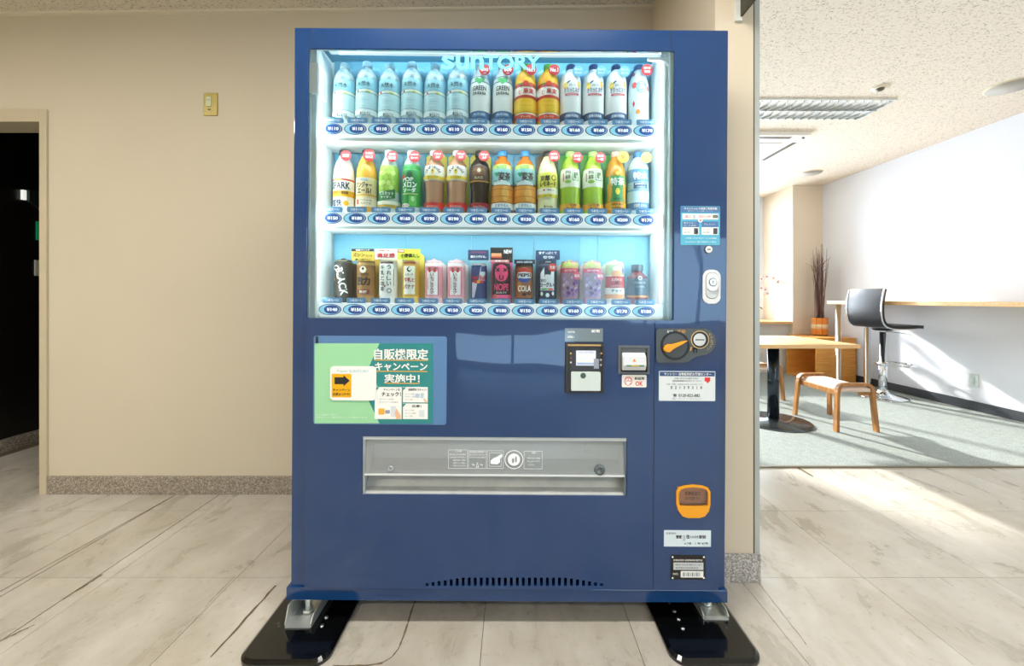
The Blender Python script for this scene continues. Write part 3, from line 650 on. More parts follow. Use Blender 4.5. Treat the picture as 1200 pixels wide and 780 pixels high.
# ---- service sticker
inf = MB(); rr = R(772, 434.7, 838, 469.5); inf.prism(rrect(*rr, .002, 2), 'y', FY-.0012, FY, pm('#e4ecee', .4)); NAVY = pm('#2c4d80', .45)
r = R(773, 435.5, 837.3, 440.5); inf.box(r[0], r[1], FY-.0016, FY-.001, r[2], r[3], NAVY); tpx(inf, 'サントリー 自動販売機お客様センター', 778, 436.4, 833, 439.7, FY-.002, PW, .02)
tpx(inf, 'お問い合わせの際は下記の', 790, 442, 818, 444, FY-.0016, INK, 0); tpx(inf, '自販機管理番号をお知らせください', 788, 445, 822, 447, FY-.0016, INK, 0); tpx(inf, '設置・故障・返金等のお問い合わせはこちら', 781, 449, 823, 450.8, FY-.0016, TXG, 0)
tpx(inf, '8  2  1  3  9  3  1  8', 785.6, 452, 822.5, 455.5, FY-.0016, INK, .012)
tpx(inf, '☎', 788, 461, 793, 464.5, FY-.0016, INK); tpx(inf, '0120-822-882', 795, 461.3, 820, 464.7, FY-.0016, INK, .015); tpx(inf, '受付時間', 787, 466, 791, 467.6, FY-.0016, TXG, 0); tpx(inf, 'サントリービバレッジ', 795, 466, 822, 467.6, FY-.0016, TXG, 0)
r = R(825.5, 442, 832, 446.5); inf.box(r[0], r[1], FY-.0016, FY-.001, r[2], r[3], RED); flat(inf, [(827, 446.5), (831, 446.5), (829, 449)], FY-.0016, RED); vb(inf, 'service_sticker')
# ---- lower right stickers
sk = MB(); rr = R(778, 621, 833, 640); sk.prism(rrect(*rr, .001, 2), 'y', FY-.0008, FY, pm('#dcebf3', .4)); tpx(sk, '設置場所', 780.5, 623.2, 792, 625.4, FY-.0012, INK, 0)
tpx(sk, '管理', 792, 626.5, 798.5, 630.5, FY-.0012, INK, .04); tpx(sk, '三菱', 799.5, 626.5, 802.5, 633, FY-.0012, TXG, .0); tpx(sk, '住', 804, 626, 808, 630.5, FY-.0012, INK, .04); tpx(sk, 'ヒルズ3号', 809, 627, 818, 630, FY-.0012, INK, .02); tpx(sk, '駅前', 819, 626.5, 827, 630.5, FY-.0012, INK, .03)
tpx(sk, '6 7号', 802, 635, 810, 637.6, FY-.0012, INK, .02); tpx(sk, '1 号 47号', 814.5, 635, 829.5, 637.6, FY-.0012, INK, .02); vb(sk, 'location_sticker')
sk = MB(); rr = R(786, 650, 826.5, 678.5); sk.box(rr[0], rr[1], FY-.0012, FY, rr[2], rr[3], pm('#17140f', .4)); r = R(789, 658.5, 824, 667); sk.box(r[0], r[1], FY-.0016, FY-.001, r[2], r[3], pm('#cfd6da', .4))
r = R(797.5, 668.5, 824, 676); sk.prism(rrect(*r, .001, 2), 'y', FY-.0016, FY-.001, PW); tpx(sk, '自動販売機 設置事業者登録証', 789, 654.7, 823, 656.8, FY-.0016, PW, .01); tpx(sk, '事業者は下記の通り登録されています', 791, 660, 822, 662, FY-.002, INK, 0); tpx(sk, '清涼飲料自販機協会', 791, 663.6, 818, 665.6, FY-.002, INK, 0)
tpx(sk, 'NO.', 788.5, 670.5, 795, 673, FY-.0016, PW, .01)
for k in range(12): r = R(800+k*1.75, 670, 800+k*1.75+(.6 if k % 3 else 1.1), 674.5); sk.box(r[0], r[1], FY-.002, FY-.0015, r[2], r[3], TXG)
for px, py in ((788, 652), (824.5, 652), (788, 676.5), (824.5, 676.5)): sk.prism(ell(*mp(px, py), .0028, .0028, 10), 'y', FY-.0022, FY-.001, PW)
vb(sk, 'registration_plate')
# ---- coin return cup
cr = MB(); o_ = [mp(*p) for p in ((795, 570.5), (801, 568.3), (812, 567.3), (823, 568.3), (829, 570.5), (831.5, 575), (831.5, 590), (829.5, 598), (825, 603.5), (819, 605.5), (805, 605.5), (799, 603.5), (794.5, 598), (792, 590), (792, 575))]
inn = [mp(*p) for p in ((797, 572.5), (803, 570.5), (812, 569.8), (821, 570.5), (827, 572.5), (829, 577), (829, 586), (828.3, 591.5), (812, 591.8), (812, 591.8), (812, 591.8), (812, 591.8), (795.8, 591.5), (794.7, 586), (794.7, 577))]
n = len(o_); v = [(p[0], FY-.006, p[1]) for p in o_]+[(p[0], FY-.006, p[1]) for p in inn]+[(p[0], FY+.0, p[1]) for p in o_]+[(p[0], FY+.004, p[1]) for p in inn]
f = []
for i in range(n):
    j = (i+1) % n; f += [(i, j, n+j, n+i), (i, i+2*n, j+2*n, j), (n+i, n+j, 3*n+j, 3*n+i)]
cr.add(v, f, OR); crc = vb(cr, 'coin_return_cup')
cr = MB(); cr.box(COINR[0]+.001, COINR[1]-.001, FY+.014, FY+.018, COINR[2], COINR[3], pm('#edbd9c', .6)); cr.box(COINR[0]+.001, COINR[1]-.001, FY+.002, FY+.03, COINR[2], COINR[2]+.004, pm('#edbd9c', .6)); vb(cr, 'cup_interior', crc)
cr = MB(); cr.prism([mp(*p) for p in ((796, 572), (812, 570), (828, 572), (829, 588), (822, 591), (802, 591), (795, 588))][::-1], 'y', FY-.004, FY-.002, glass('cup_cover', '#fbf4ee', 1.5)); vb(cr, 'cup_cover', crc)
cr = MB(); tpx(cr, '釣銭返却口', 802, 575, 820, 579.5, FY-.0045, INK, .01); tpx(cr, 'おつりをお取り下さい', 802, 581, 820, 585, FY-.0045, INK, .01); vb(cr, 'cup_print', crc)
# ---- right column: cashless sticker, keyhole, handle
y = FR
cl = MB(); r = R(797.5, 241.5, 843.5, 287, FR); cl.prism(rrect(*r, .003), 'y', y-.0012, y, pm('#58b5d4', .4)); r = R(797.8, 242, 843.2, 249, FR); cl.box(r[0], r[1], y-.0016, y-.001, r[2], r[3], pm('#4a78ac', .4))
tpx(cl, 'キャッシュレス決済ご利用可能', 801.5, 243, 840, 245.8, y-.002, PW, .02, FR); tpx(cl, '電子マネー・コード決済・クレジット', 806, 246.7, 835, 247.9, y-.002, PW, 0, FR)
for a, b, c, d, m_ in ((799.5, 250.5, 841.5, 257, PW), (799.5, 259.5, 819, 266, pm('#4a78ac', .4)), (822, 259.5, 841.5, 266, pm('#4a78ac', .4)), (799.5, 266.2, 819, 275, PW), (822, 266.2, 841.5, 275, PW), (812, 251.5, 814.5, 256.5, pm('#c7cdd2', .5)), (835, 251.8, 841, 255.5, pm('#77786e', .5)), (813, 267.3, 817.5, 274.3, pm('#44484c', .5)), (835.5, 267.3, 840.5, 274.3, pm('#44484c', .5)), (816, 269.5, 818.3, 274.5, pm('#cfe0ea', .4))):
    r = R(a, b, c, d, FR); cl.box(r[0], r[1], y-(.0016 if m_ is PW or a < 823 and b == 259.5 or b == 259.5 else .002), y-.001, r[2], r[3], m_)
tpx(cl, '選ぶ', 802.5, 252, 810, 255.5, y-.002, RED, 0, FR); tpx(cl, '商品ボタンを押す', 819, 252, 833.5, 255.5, y-.002, RED, 0, FR); tpx(cl, '電子マネー', 801, 260.5, 815, 262.3, y-.002, PW, 0, FR); tpx(cl, 'コード決済', 801, 263.3, 815, 265.2, y-.002, PW, 0, FR); tpx(cl, 'クレジット', 825, 261.8, 838, 264, y-.002, PW, 0, FR)
tpx(cl, 'タッチ', 801, 268, 810, 269.8, y-.002, RED, 0, FR); tpx(cl, 'タッチ', 823.5, 268, 832, 269.8, y-.002, RED, 0, FR); tpx(cl, '画面を確認して', 801, 271.3, 811, 273, y-.002, TXG, 0, FR); tpx(cl, '画面を確認して', 823.5, 271.3, 834, 273, y-.002, TXG, 0, FR)
tpx(cl, 'ご利用いただけるサービスの詳細', 803, 278, 839, 280, y-.0016, PW, 0, FR); tpx(cl, 'SUNTORY 電子決済のご案内', 803, 282.5, 839, 284.3, y-.0016, PW, 0, FR)
cl.prism(ell(*mp(820.5, 258.3, FR), .007, .006, 14), 'y', y-.0020, y-.001, PW); cl.prism(ell(*mp(820.5, 258.3, FR), .0035, .003, 10), 'y', y-.0024, y-.001, pm('#e07a7a', .4)); vb(cl, 'cashless_sticker')
kh = MB(); c_ = mp(830, 292.3, FR); kh.prism(ell(*c_, .0125, .0125, 20), 'y', y-.002, y, BLACK); kh.prism(ell(*c_, .0105, .0105, 20), 'y', y-.005, y, pm('#e5e8e6', .25)); kh.box(c_[0]-.005, c_[0]+.005, y-.0055, y-.004, c_[1]-.0015, c_[1]+.0015, BLACK); vb(kh, 'keyhole')
hd_ = MB(); r = R(823, 316, 844, 356, FR); hd_.prism(rrect(r[0], r[1], r[2], r[3], .022, 7), 'y', y-.004, y, pm('#e3e8e9', .3)); hb = vb(hd_, 'lock_handle', bevel=.0015)
hd_ = MB(); r = R(826, 319, 841, 350, FR); hd_.prism(rrect(r[0], r[1], r[2], r[3], .018, 7), 'y', y-.0048, y-.0035, pm('#8c9498', .4)); r = R(826.6, 319.6, 840.4, 349.4, FR); hd_.prism(rrect(r[0], r[1], r[2], r[3], .0175, 7), 'y', y-.0055, y-.0035, pm('#cfd6d9', .3))
r = R(827, 320, 840, 341, FR); hd_.prism(rrect(r[0], r[1], r[2], r[3], .016, 7), 'y', y-.010, y-.0035, pm('#e9eeef', .25)); vb(hd_, 'pull_grip', hb, bevel=.001)
hd_ = MB(); c_ = mp(833.5, 330.5, FR); hd_.prism(ell(*c_, .0125, .0125, 20), 'y', y-.0105, y-.009, pm('#555b5f', .3)); hd_.prism(ell(*c_, .010, .010, 20), 'y', y-.012, y-.009, pm('#dfe2e2', .2, .5)); hd_.box(c_[0]-.0012, c_[0]+.0012, y-.0125, y-.011, c_[1]-.005, c_[1]+.005, BLACK); vb(hd_, 'lock_cylinder', hb)

# ---- delivery port
dl = MB(); gx0, gx1, gz0, gz1 = DEL; lg_ = pm('#dde2e2', .5)
dl.box(gx0, gx1, FY+.10, FY+.11, gz0, gz1, pm('#e3e8e8', .5)); dl.box(gx0-.004, gx0, FY+.02, FY+.10, gz0, gz1, lg_); dl.box(gx1, gx1+.004, FY+.02, FY+.10, gz0, gz1, lg_)
dl.box(gx0, gx1, FY+.02, FY+.10, gz1, gz1+.004, lg_); dpt = vb(dl, 'delivery_port')
dl = MB(); zt = mp(580, 548, FY+.05)[1]
dl.prism([(FY+.10, zt+.010), (FY+.075, zt), (FY+.055, zt-.012), (FY+.03, gz0+.012), (FY+.004, gz0+.002), (FY+.004, gz0-.004), (FY+.10, gz0-.004)], 'x', gx0+.002, gx1-.002, pm('#cfd2cf', .3, .25, var=.1, scale=14)); vb(dl, 'catch_tray', dpt)
dl = MB(); dl.box(gx0+.001, gx1-.001, FY+.002, FY+.010, gz1-.010, gz1-.001, pm('#c0c8ca', .25)); dl.box(gx0+.001, gx0+.008, FY+.002, FY+.012, gz0, gz1-.01, pm('#9fa9ae', .3)); dl.box(gx1-.008, gx1-.001, FY+.002, FY+.012, gz0, gz1-.01, pm('#5f6d77', .3)); vb(dl, 'flap_frame', dpt)
za = mp(580, 556)[1]
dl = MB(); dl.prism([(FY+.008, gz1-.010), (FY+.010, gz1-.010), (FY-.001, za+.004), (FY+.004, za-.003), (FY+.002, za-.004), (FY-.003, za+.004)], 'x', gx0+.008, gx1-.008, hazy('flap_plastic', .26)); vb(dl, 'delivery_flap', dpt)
dl = MB(); dl.box(gx0+.008, gx1-.008, FY-.0035, FY-.0005, za-.003, za+.003, pm('#dfe6e8', .15)); vb(dl, 'flap_lip', dpt)
dl = MB(); PR = pm('#f2f5f6', .5, emit=.15); yy = FY-.0019
tpx(dl, 'ご注意', 533, 527, 541, 529, yy, PR, 0)
for k, s_ in enumerate(('取り出し口に手や物を', '入れないで下さい', '商品が詰まった時は', '返却レバーを回し', 'お知らせください')): tpx(dl, s_, 527 if k < 2 else 531, 531+k*3.3, 546, 533+k*3.3, yy, PR, 0)
for k, s_ in enumerate(('空容器は回収箱へ', 'お入れください', 'リサイクルに協力')): tpx(dl, s_, 550.5, 528+k*3.2, 569, 530+k*3.2, yy, PR, 0)
tpx(dl, '〜 △ 〜', 553, 541, 566, 547, yy, PR, 0)
for a, b, c, d in ((525.5, 526.5, 548, 548.5), (549, 527.5, 570, 548.5), (571, 527.5, 590, 548.5), (573.5, 530, 587.5, 546), (614, 528, 635.5, 549)):
    r = R(a, b, c, d); t_ = .0007
    for bx in ((r[0], r[1], r[2], r[2]+t_), (r[0], r[1], r[3]-t_, r[3]), (r[0], r[0]+t_, r[2], r[3]), (r[1]-t_, r[1], r[2], r[3])): dl.box(bx[0], bx[1], yy, yy+.0003, bx[2], bx[3], PR)
flat(dl, [(575, 543), (575, 539), (578, 536.5), (582, 535), (588, 531.5), (589, 534), (586, 537), (586, 541), (583, 543.5)], yy, PR)
def ringm(m, c, r0, r1, yv, mat, n=28):
    v = [(c[0]+r*math.cos(2*PI*k/n), yv, c[1]+r*math.sin(2*PI*k/n)) for r in (r0, r1) for k in range(n)]
    m.add(v, [(k, (k+1) % n, n+(k+1) % n, n+k) for k in range(n)], mat)
c_ = mp(602.3, 538); ringm(dl, c_, .0265, .0285, yy, PR); ringm(dl, c_, .0005, .0185, yy, PR)
dl.prism(ell(c_[0]-.003, c_[1]-.003, .004, .008, 12), 'y', yy-.0006, yy-.0002, pm('#9aa3a8', .5)); dl.prism(ell(c_[0]+.006, c_[1]+.001, .003, .010, 12), 'y', yy-.0006, yy-.0002, pm('#9aa3a8', .5))
tpx(dl, 'お願い', 623, 529, 629, 531, yy, PR, 0); tpx(dl, '手を入れたり物を', 618, 535.5, 633, 537.5, yy, PR, 0); tpx(dl, '押し込まないで下さい', 618, 539, 633, 541, yy, PR, 0); tpx(dl, 'ください', 619, 543, 626, 545, yy, PR, 0)
vb(dl, 'flap_print', dpt)
dl = MB()
for px, py, rr_ in ((702.5, 550, .0165), (458, 548.5, .010)):
    dl = MB(); c_ = mp(px, py); dl.lathe([(rr_, 0), (rr_*.95, -.004), (rr_*.5, -.005), (rr_*.4, -.002), (.0001, -.002)], (c_[0], FY-.0012, c_[1]), pm('#6d777c', .2, .6) if rr_ > .012 else pm('#aeb7bb', .2, .4), 20, axis='y'); vb(dl, 'flap_bolt', dpt)
dl = MB(); r = R(692.5, 531, 719, 549); dl.box(r[0], r[1], FY+.094, FY+.0995, r[2], r[3], pm('#e7ecee', .4)); vb(dl, 'port_label', dpt)

# ---- adjustable feet standing on the plates
def foot(cx, yf, s_, h0, h1):
    # channel bracket with an adjusting bolt; z0 allows for the slight lean of the machine
    m = MB(); z0 = .0176+cx*sa+.0004; zs = pm('#d9dfdc', .3, .7, var=.06, scale=25)
    m.box(cx-.038, cx+.038, yf, yf+.16, z0, z0+.003, zs)
    for sg_, h_ in ((-1, h0), (1, h1)):
        e = cx+sg_*.038; m.prism([(yf+.004, z0), (yf+.16, z0), (yf+.16, z0+h_), (yf+.018, z0+h_), (yf, z0+.012)], 'x', e-.0015, e+.0015, zs)
    o = m.build('foot_bracket', vm, ORG)
    m = MB(); m.cyl((cx, yf+.062, z0+.003), .009, .058, zs, 14); m.build('levelling_bolt', o, ORG)
    m = MB(); m.cyl((cx, yf+.062, z0+.003), .017, .009, zs, 6); m.build('nut', o, ORG)
foot(-.642, 1.196, -1, .055, .030); foot(.622, 1.226, 1, .024, .024); foot(-.62, 1.78, -1, .05, .03); foot(.61, 1.78, 1, .03, .03)

# ---- stabiliser plates on the floor
def plate(x0, x1, yf, label):
    m = MB(); pm_ = pm('#08090a', .12, coat=.4); n_ = 6; r_ = .045
    def ol(ins):
        p = [(x0+ins, 1.9-ins)]
        for k in range(n_+1): a_ = PI+PI/2*k/n_; p.append((x0+r_+(r_-ins)*math.cos(a_), yf+r_+(r_-ins)*math.sin(a_)))
        for k in range(n_+1): a_ = 1.5*PI+PI/2*k/n_; p.append((x1-r_+(r_-ins)*math.cos(a_), yf+r_+(r_-ins)*math.sin(a_)))
        p.append((x1-ins, 1.9-ins)); return p
    a_, b_, c_ = ol(0), ol(0), ol(.010); n2 = len(a_)
    v = [(p[0], p[1], .0008) for p in a_]+[(p[0], p[1], .010) for p in b_]+[(p[0], p[1], .0175) for p in c_]
    f_ = [tuple(range(n2-1, -1, -1)), tuple(range(2*n2, 3*n2))]
    for i in range(n2):
        j = (i+1) % n2; f_ += [(i, j, n2+j, n2+i), (n2+i, n2+j, 2*n2+j, 2*n2+i)]
    m.add(v, f_, pm_); org = ((x0+x1)/2, 1.5, 0)
    o = m.build('stabiliser_plate', None, org); tag(o, label, 'floor plate', 'plates under the vending machine')
    return o, org
pl1, og1 = plate(-.757, -.507, 1.085, 'black steel stabiliser plate under the left side of the vending machine')
pl2, og2 = plate(.437, .69, 1.088, 'black steel stabiliser plate under the right side of the vending machine')
def bolts(pl, og, pts, holes_):
    for px, py in pts:
        x_, y_ = fp(px, py); m = MB(); m.cyl((x_, y_, .0176), .006, .0025, STEEL, 8); m.build('bolt', pl, og)
    for px, py in holes_:
        x_, y_ = fp(px, py); m = MB(); m.cyl((x_, y_, .0176), .0045, .0006, pm('#3c3f42', .6), 8); m.build('bolt_hole', pl, og)
bolts(pl1, og1, ((382.5, 730), (377.5, 740)), ((326, 737), (327, 740.5), (367, 736)))
bolts(pl2, og2, ((790, 722.5), (795, 732), (800, 743)), ((784.5, 713), (845, 731), (851, 742)))

# ================================================================ DRINK SAMPLES
PET = [(.0, .0), (.0285, 0), (.0315, .006), (.0315, .132), (.0308, .142), (.0313, .152), (.0302, .168), (.0262, .182), (.019, .193), (.0135, .200), (.0125, .206)]
PETN = [(.0, .0), (.0265, 0), (.0295, .006), (.0300, .120), (.0298, .138), (.0272, .160), (.0215, .182), (.0145, .197), (.0125, .206)]
PETR = [(.0, .0), (.0285, 0), (.0315, .006), (.031, .135), (.0315, .150), (.0295, .168), (.022, .186), (.0135, .194), (.0125, .206)]
CAFE = [(.0, .0), (.026, 0), (.0285, .006), (.0285, .030), (.0270, .055), (.0265, .070), (.0275, .095), (.0295, .115), (.0295, .158), (.027, .176), (.016, .192), (.0125, .198), (.0125, .206)]
CAN = [(.0, .0), (.022, 0), (.0265, .007), (.0265, .138), (.0245, .147), (.0235, .150), (.0225, .1485), (.0, .1485)]
SLIM = [(.0, .0), (.020, 0), (.0235, .006), (.0235, .130), (.021, .139), (.020, .142), (.019, .1405), (.0, .1405)]
SMALL = [(.0, .0), (.028, 0), (.0305, .006), (.0305, .085), (.0285, .100), (.020, .111), (.0145, .116), (.0145, .122)]
PROF = dict(pet=PET, petn=PETN, petr=PETR, cafe=CAFE, can=CAN, slim=SLIM, small=SMALL)
for _k in PROF: PROF[_k] = [(p[0]*1.11, p[1]) for p in PROF[_k]]
def rad(prof, z_):
    p = [q for q in prof[1:]]
    for a_, b_ in zip(p, p[1:]):
        if a_[1] <= z_ <= b_[1] and b_[1] > a_[1]: return a_[0]+(b_[0]-a_[0])*(z_-a_[1])/(b_[1]-a_[1])
    return p[-1][0] if z_ > p[-1][1] else p[1][0]
def mk(c, rough=.35, **k): return pm(c, rough, **k)
SC = 355.0
def sample(kind, row, body, cap, items=(), card=None, badge=None, header=None, tall=0, sleeve=True, bodym=None):
    """builds one display sample at the origin; items are in photo-like pixel units: dx from the middle, y in the frame"""
    prof = PROF[kind]; sh = SH[row]
    zz = lambda y_: (CY-y_)/SC+1-sh
    root = empty('drink_sample', (0, 0, 0))
    MB().lathe(prof, (0, 0, 0), bodym or mk(body, .25), 22).build('can' if kind in ('can', 'slim') else 'bottle', root)
    if cap:
        z0_ = prof[-1][1]-.003; h_ = .018 if kind != 'small' else .022; rc = .0158 if kind != 'small' else .0195
        MB().lathe([(rc*.96, z0_), (rc, z0_+.002), (rc, z0_+h_-.002), (rc*.9, z0_+h_)], (0, 0, 0), mk(cap, .35), 18).build('cap', root)
    lb = MB(); layer = [0]
    def cv(x_, z_, off):
        r_ = rad(prof, z_)+off; a_ = max(-1.45, min(1.45, x_/max(r_, .01))); return (r_*math.sin(a_), -r_*math.cos(a_), z_)
    def slices(pts, off, mat):
        xa_, xb_ = min(p[0] for p in pts), max(p[0] for p in pts); n_ = max(2, int((xb_-xa_)/.0035)); rows_ = []
        for q_ in range(n_+1):
            x_ = xa_+(xb_-xa_)*min(max(q_/n_, 1e-4), 1-1e-4); zs_ = []
            for (a0_, b0_), (a1_, b1_) in zip(pts, pts[1:]+pts[:1]):
                if (a0_-x_)*(a1_-x_) <= 0 and abs(a1_-a0_) > 1e-9: zs_.append(b0_+(b1_-b0_)*(x_-a0_)/(a1_-a0_))
            rows_.append((x_, min(zs_), max(zs_)) if zs_ else (x_, pts[0][1], pts[0][1]))
        v = [cv(a_, b_+(c2-b_)*t_, off) for a_, b_, c2 in rows_ for t_ in (0, .5, 1)]
        lb.add(v, [(3*i+j, 3*i+3+j, 3*i+4+j, 3*i+1+j) for i in range(n_) for j in (0, 1)], mat)
    for it in items:
        layer[0] += 1; off = .0004+.00022*layer[0]; k = it[0]
        if k == 'b':                                  # band right round the front
            _, col, ya, yb2 = it; z0_, z1_ = zz(yb2), zz(ya); n_ = 20; m_ = max(1, int((z1_-z0_)/.012))
            v = []; 
            for j in range(m_+1):
                z_ = z0_+(z1_-z0_)*j/m_; r_ = rad(prof, z_)+off
                v += [(r_*math.cos(-PI*i/n_), r_*math.sin(-PI*i/n_), z_) for i in range(n_+1)]
            lb.add(v, [(j*(n_+1)+i, (j+1)*(n_+1)+i, (j+1)*(n_+1)+i+1, j*(n_+1)+i+1) for j in range(m_) for i in range(n_)], mk(col, .4), True)
        elif k in ('e', 'r'):
            _, col, dx, y_, w_, h_ = it[:6]; cx_, cz_ = dx/SC, zz(y_); n_ = 12
            if k == 'e': slices([(cx_+w_/2/SC*math.cos(2*PI*q_/20), cz_+h_/2/SC*math.sin(2*PI*q_/20)) for q_ in range(20)], off, mk(col, .4))
            else:
                n_ = 6; mrow = max(1, int(h_/SC/.012)); v = []
                for j in range(mrow+1):
                    z_ = cz_-h_/2/SC+h_/SC*j/mrow; v += [cv(cx_-w_/2/SC+w_/SC*i/n_, z_, off) for i in range(n_+1)]
                lb.add(v, [(j*(n_+1)+i, j*(n_+1)+i+1, (j+1)*(n_+1)+i+1, (j+1)*(n_+1)+i) for j in range(mrow) for i in range(n_)], mk(col, .4))
        elif k == 'p':
            _, col, pts = it; slices([(a_/SC, zz(b_)) for a_, b_ in pts], off, mk(col, .4))
        elif k == 't':
            _, s_, col, dx, y_, w_, h_ = it[:7]; bd = it[7] if len(it) > 7 else .02; rt_ = it[8] if len(it) > 8 else 0
            cx_, cz_ = dx/SC, zz(y_)
            def fn(x_, z_):
                if rt_: x_, z_ = x_*math.cos(rt_)-z_*math.sin(rt_), x_*math.sin(rt_)+z_*math.cos(rt_)
                return cv(cx_+x_, cz_+z_, off+.0002)
            lb.text(s_, -w_/2/SC, w_/2/SC, -h_/2/SC, h_/2/SC, 0, mk(col, .4), bd, fn=fn)
    if items: lb.build('label', root)
    top = prof[-1][1]+(.02 if cap else .0)+tall
    cw = .0355
    if sleeve:
        cm_ = MB(); col = card or '#9fc9d8'
        pts = [(-cw, 0), (cw, 0), (cw, top-.012), (cw*.7, top-.002), (0, top+.002), (-cw*.7, top-.002), (-cw, top-.012)]
        cm_.prism(pts, 'y', .0352, .0360, mk(col, .4)); cm_.build('backing_card', root)
    if header:
        hcol, ya, yb2, hw, ht = header; z0_, z1_ = zz(yb2), zz(ya); hm = MB(); hm.box(-hw/2/SC, hw/2/SC, -.0320, -.0312, z0_, z1_, mk(hcol, .45))
        for q_, (s_, col, dx, y_, w_, h_) in enumerate(ht):
            if s_ is None: hm.box((dx-w_/2)/SC, (dx+w_/2)/SC, -.0324-.0002*q_, -.032, zz(y_)-h_/2/SC, zz(y_)+h_/2/SC, mk(col, .45))
            else: hm.text(s_, (dx-w_/2)/SC, (dx+w_/2)/SC, zz(y_)-h_/2/SC, zz(y_)+h_/2/SC, -.0330-.0002*q_, mk(col, .45), .03)
        hm.build('header_card', root)
    if badge:
        col, dx, y_, r_, lines = badge; bm = MB(); bm.prism(ell(dx/SC, zz(y_), r_/SC, r_/SC, 22), 'y', -.0365, -.0358, mk(col, .4))
        for s_, tc, ddx, dy, w_, h_ in lines: bm.text(s_, (dx+ddx-w_/2)/SC, (dx+ddx+w_/2)/SC, zz(y_)-(dy+h_/2)/SC, zz(y_)-(dy-h_/2)/SC, -.0369, mk(tc, .4), .02)
        bm.build('badge', root)
    return root
def place(root, row, i, label, group='drink samples on the shelves', dz=0):
    xl = -.5745+.0757*i; zl = SH[row]+.0003+dz; yl = 1.345
    root.location = (xl*ca+zl*sa, yl, -xl*sa+zl*ca); root.rotation_euler = (0, RA, 0)
    tag(root, label, 'bottle' if 'bottle' in label else 'can', ['drink samples on the top shelf', 'drink samples on the middle shelf', 'drink samples on the bottom shelf'][row])
def dup(root):
    r = root.copy(); C.objects.link(r)
    for ch in list(root.children):
        c_ = ch.copy(); C.objects.link(c_); c_.parent = r
    return r
ORD = ['first', 'second', 'third', 'fourth', 'fifth', 'sixth', 'seventh', 'eighth', 'ninth', 'tenth', 'eleventh', 'twelfth', 'thirteenth', 'fourteenth']
def water_mat():
    t = NT('clear_water_bottle'); b_ = t.b; b_.inputs['Base Color'].default_value = lin('#bfe3ea'); b_.inputs['Roughness'].default_value = .12
    g = t.n('TexCoord'); n = t.n('TexVoronoi', i_Scale=70.0); t.l(g.outputs['Object'], n.inputs['Vector'])
    t.l(t.ramp(n.outputs['Distance'], [(.0, lin('#8fc6d6')), (.35, lin('#c7e8ee')), (.7, lin('#eefafa'))]), b_.inputs['Base Color'])
    b_.inputs['Transmission Weight'].default_value = .35; t.bump(n.outputs['Distance'], .6, .004); return t.m
WM = water_mat()
RB = '#b8101f'
wit = [('b', '#8fcbdc', 96, 109), ('r', '#a8dbe6', 0, 102, 23, 10), ('t', '天然水', '#16202a', 0, 103.2, 16, 6, .015), ('b', '#f1f3e4', 110, 112.4), ('e', '#c22b3a', -7.5, 111.5, 3.4, 3.6), ('e', '#e4dc55', 5, 112, 6, 1.4), ('e', '#b9d050', 8, 113.2, 4, 1.4),
       ('b', '#c4e4e8', 114, 132), ('e', '#dff2f2', -2, 118, 9, 1.6), ('e', '#a9d6df', 2, 122, 12, 1), ('e', '#dff2f2', -1, 127, 10, 1.4), ('b', '#eef6f4', 133, 139), ('t', '南アルプス', '#1c2a33', 2, 138, 12, 3.4)]
wt = sample('pet', 0, '#bfe3ea', '#d3ebf0', wit, card='#79b6cc', bodym=WM)
place(wt, 0, 0, 'clear spring water bottle, first from the left on the top shelf')
for i in range(1, 6): place(dup(wt), 0, i, 'clear spring water bottle, %s from the left on the top shelf' % ORD[i], dz=.005 if i % 2 else 0)
gk = [('b', '#e9e9e2', 85, 137), ('b', '#41658c', 91, 98.5), ('p', '#2fae5c', [(-6.5, 93.5), (-3.5, 92), (0, 94), (3.5, 92), (6.5, 93.5), (5.5, 96.5), (0, 101), (-5.5, 96.5)]), ('r', '#f0f0ea', 0, 107, 20, 9), ('t', 'GREEN', '#1f262b', 0, 105.6, 16.5, 5.4, .03), ('t', 'DA·KA·RA', '#1f262b', 0, 111.6, 16, 3.6, .03), ('e', '#e8743a', -8.5, 108, 1.6, 1.6), ('e', '#e8b13a', 8.5, 108, 1.6, 1.6),
      ('b', '#385f8e', 132.5, 141), ('p', '#5c88b4', [(-9, 136), (-6, 133.8), (0, 133), (6, 133.8), (9, 136), (9, 139), (-9, 139)]), ('t', 'すいすい水分', '#ffffff', 0, 136.3, 14, 3)]
g = sample('petn', 0, '#e8eae6', '#e8eef0', gk, card='#8fbdd0', badge=(RB, 6, 85, 6.3, [('600', '#ffffff', 0, 0, 8.5, 3.8), ('ml', '#ffffff', 0, 3.8, 3, 1.6)]))
place(g, 0, 6, 'white bottle with green heart and red 600 badge, left of its twin')
place(dup(g), 0, 7, 'white bottle with green heart, directly left of the orange juice bottles')
na = [('b', '#fbc21a', 86, 142), ('e', '#f7a81c', -5, 92, 8, 12), ('b', '#c5382c', 99, 106), ('e', '#e84b3a', 0, 99.5, 8, 5), ('e', '#d93a30', 7, 101, 6, 5), ('e', '#3f9c46', -6, 100, 5, 2), ('b', '#f6ece0', 104, 113.5), ('t', 'なっちゃん', '#2c2622', 0, 104.2, 12, 2.4), ('t', '果実', '#d6322b', 3.5, 109, 13, 6.4, .03), ('t', 'む', '#e0574a', -7, 110, 4, 5), ('b', '#cf3a2c', 114, 117.2), ('b', '#fcc829', 118, 133), ('r', '#f6a514', 0, 121, 14, .8), ('r', '#f6a514', 0, 126, 14, .8), ('b', '#fdebd2', 134.5, 136), ('b', '#d6452f', 136, 142), ('t', 'オレンジ', '#ffe9c9', 0, 138.8, 12, 2.6)]
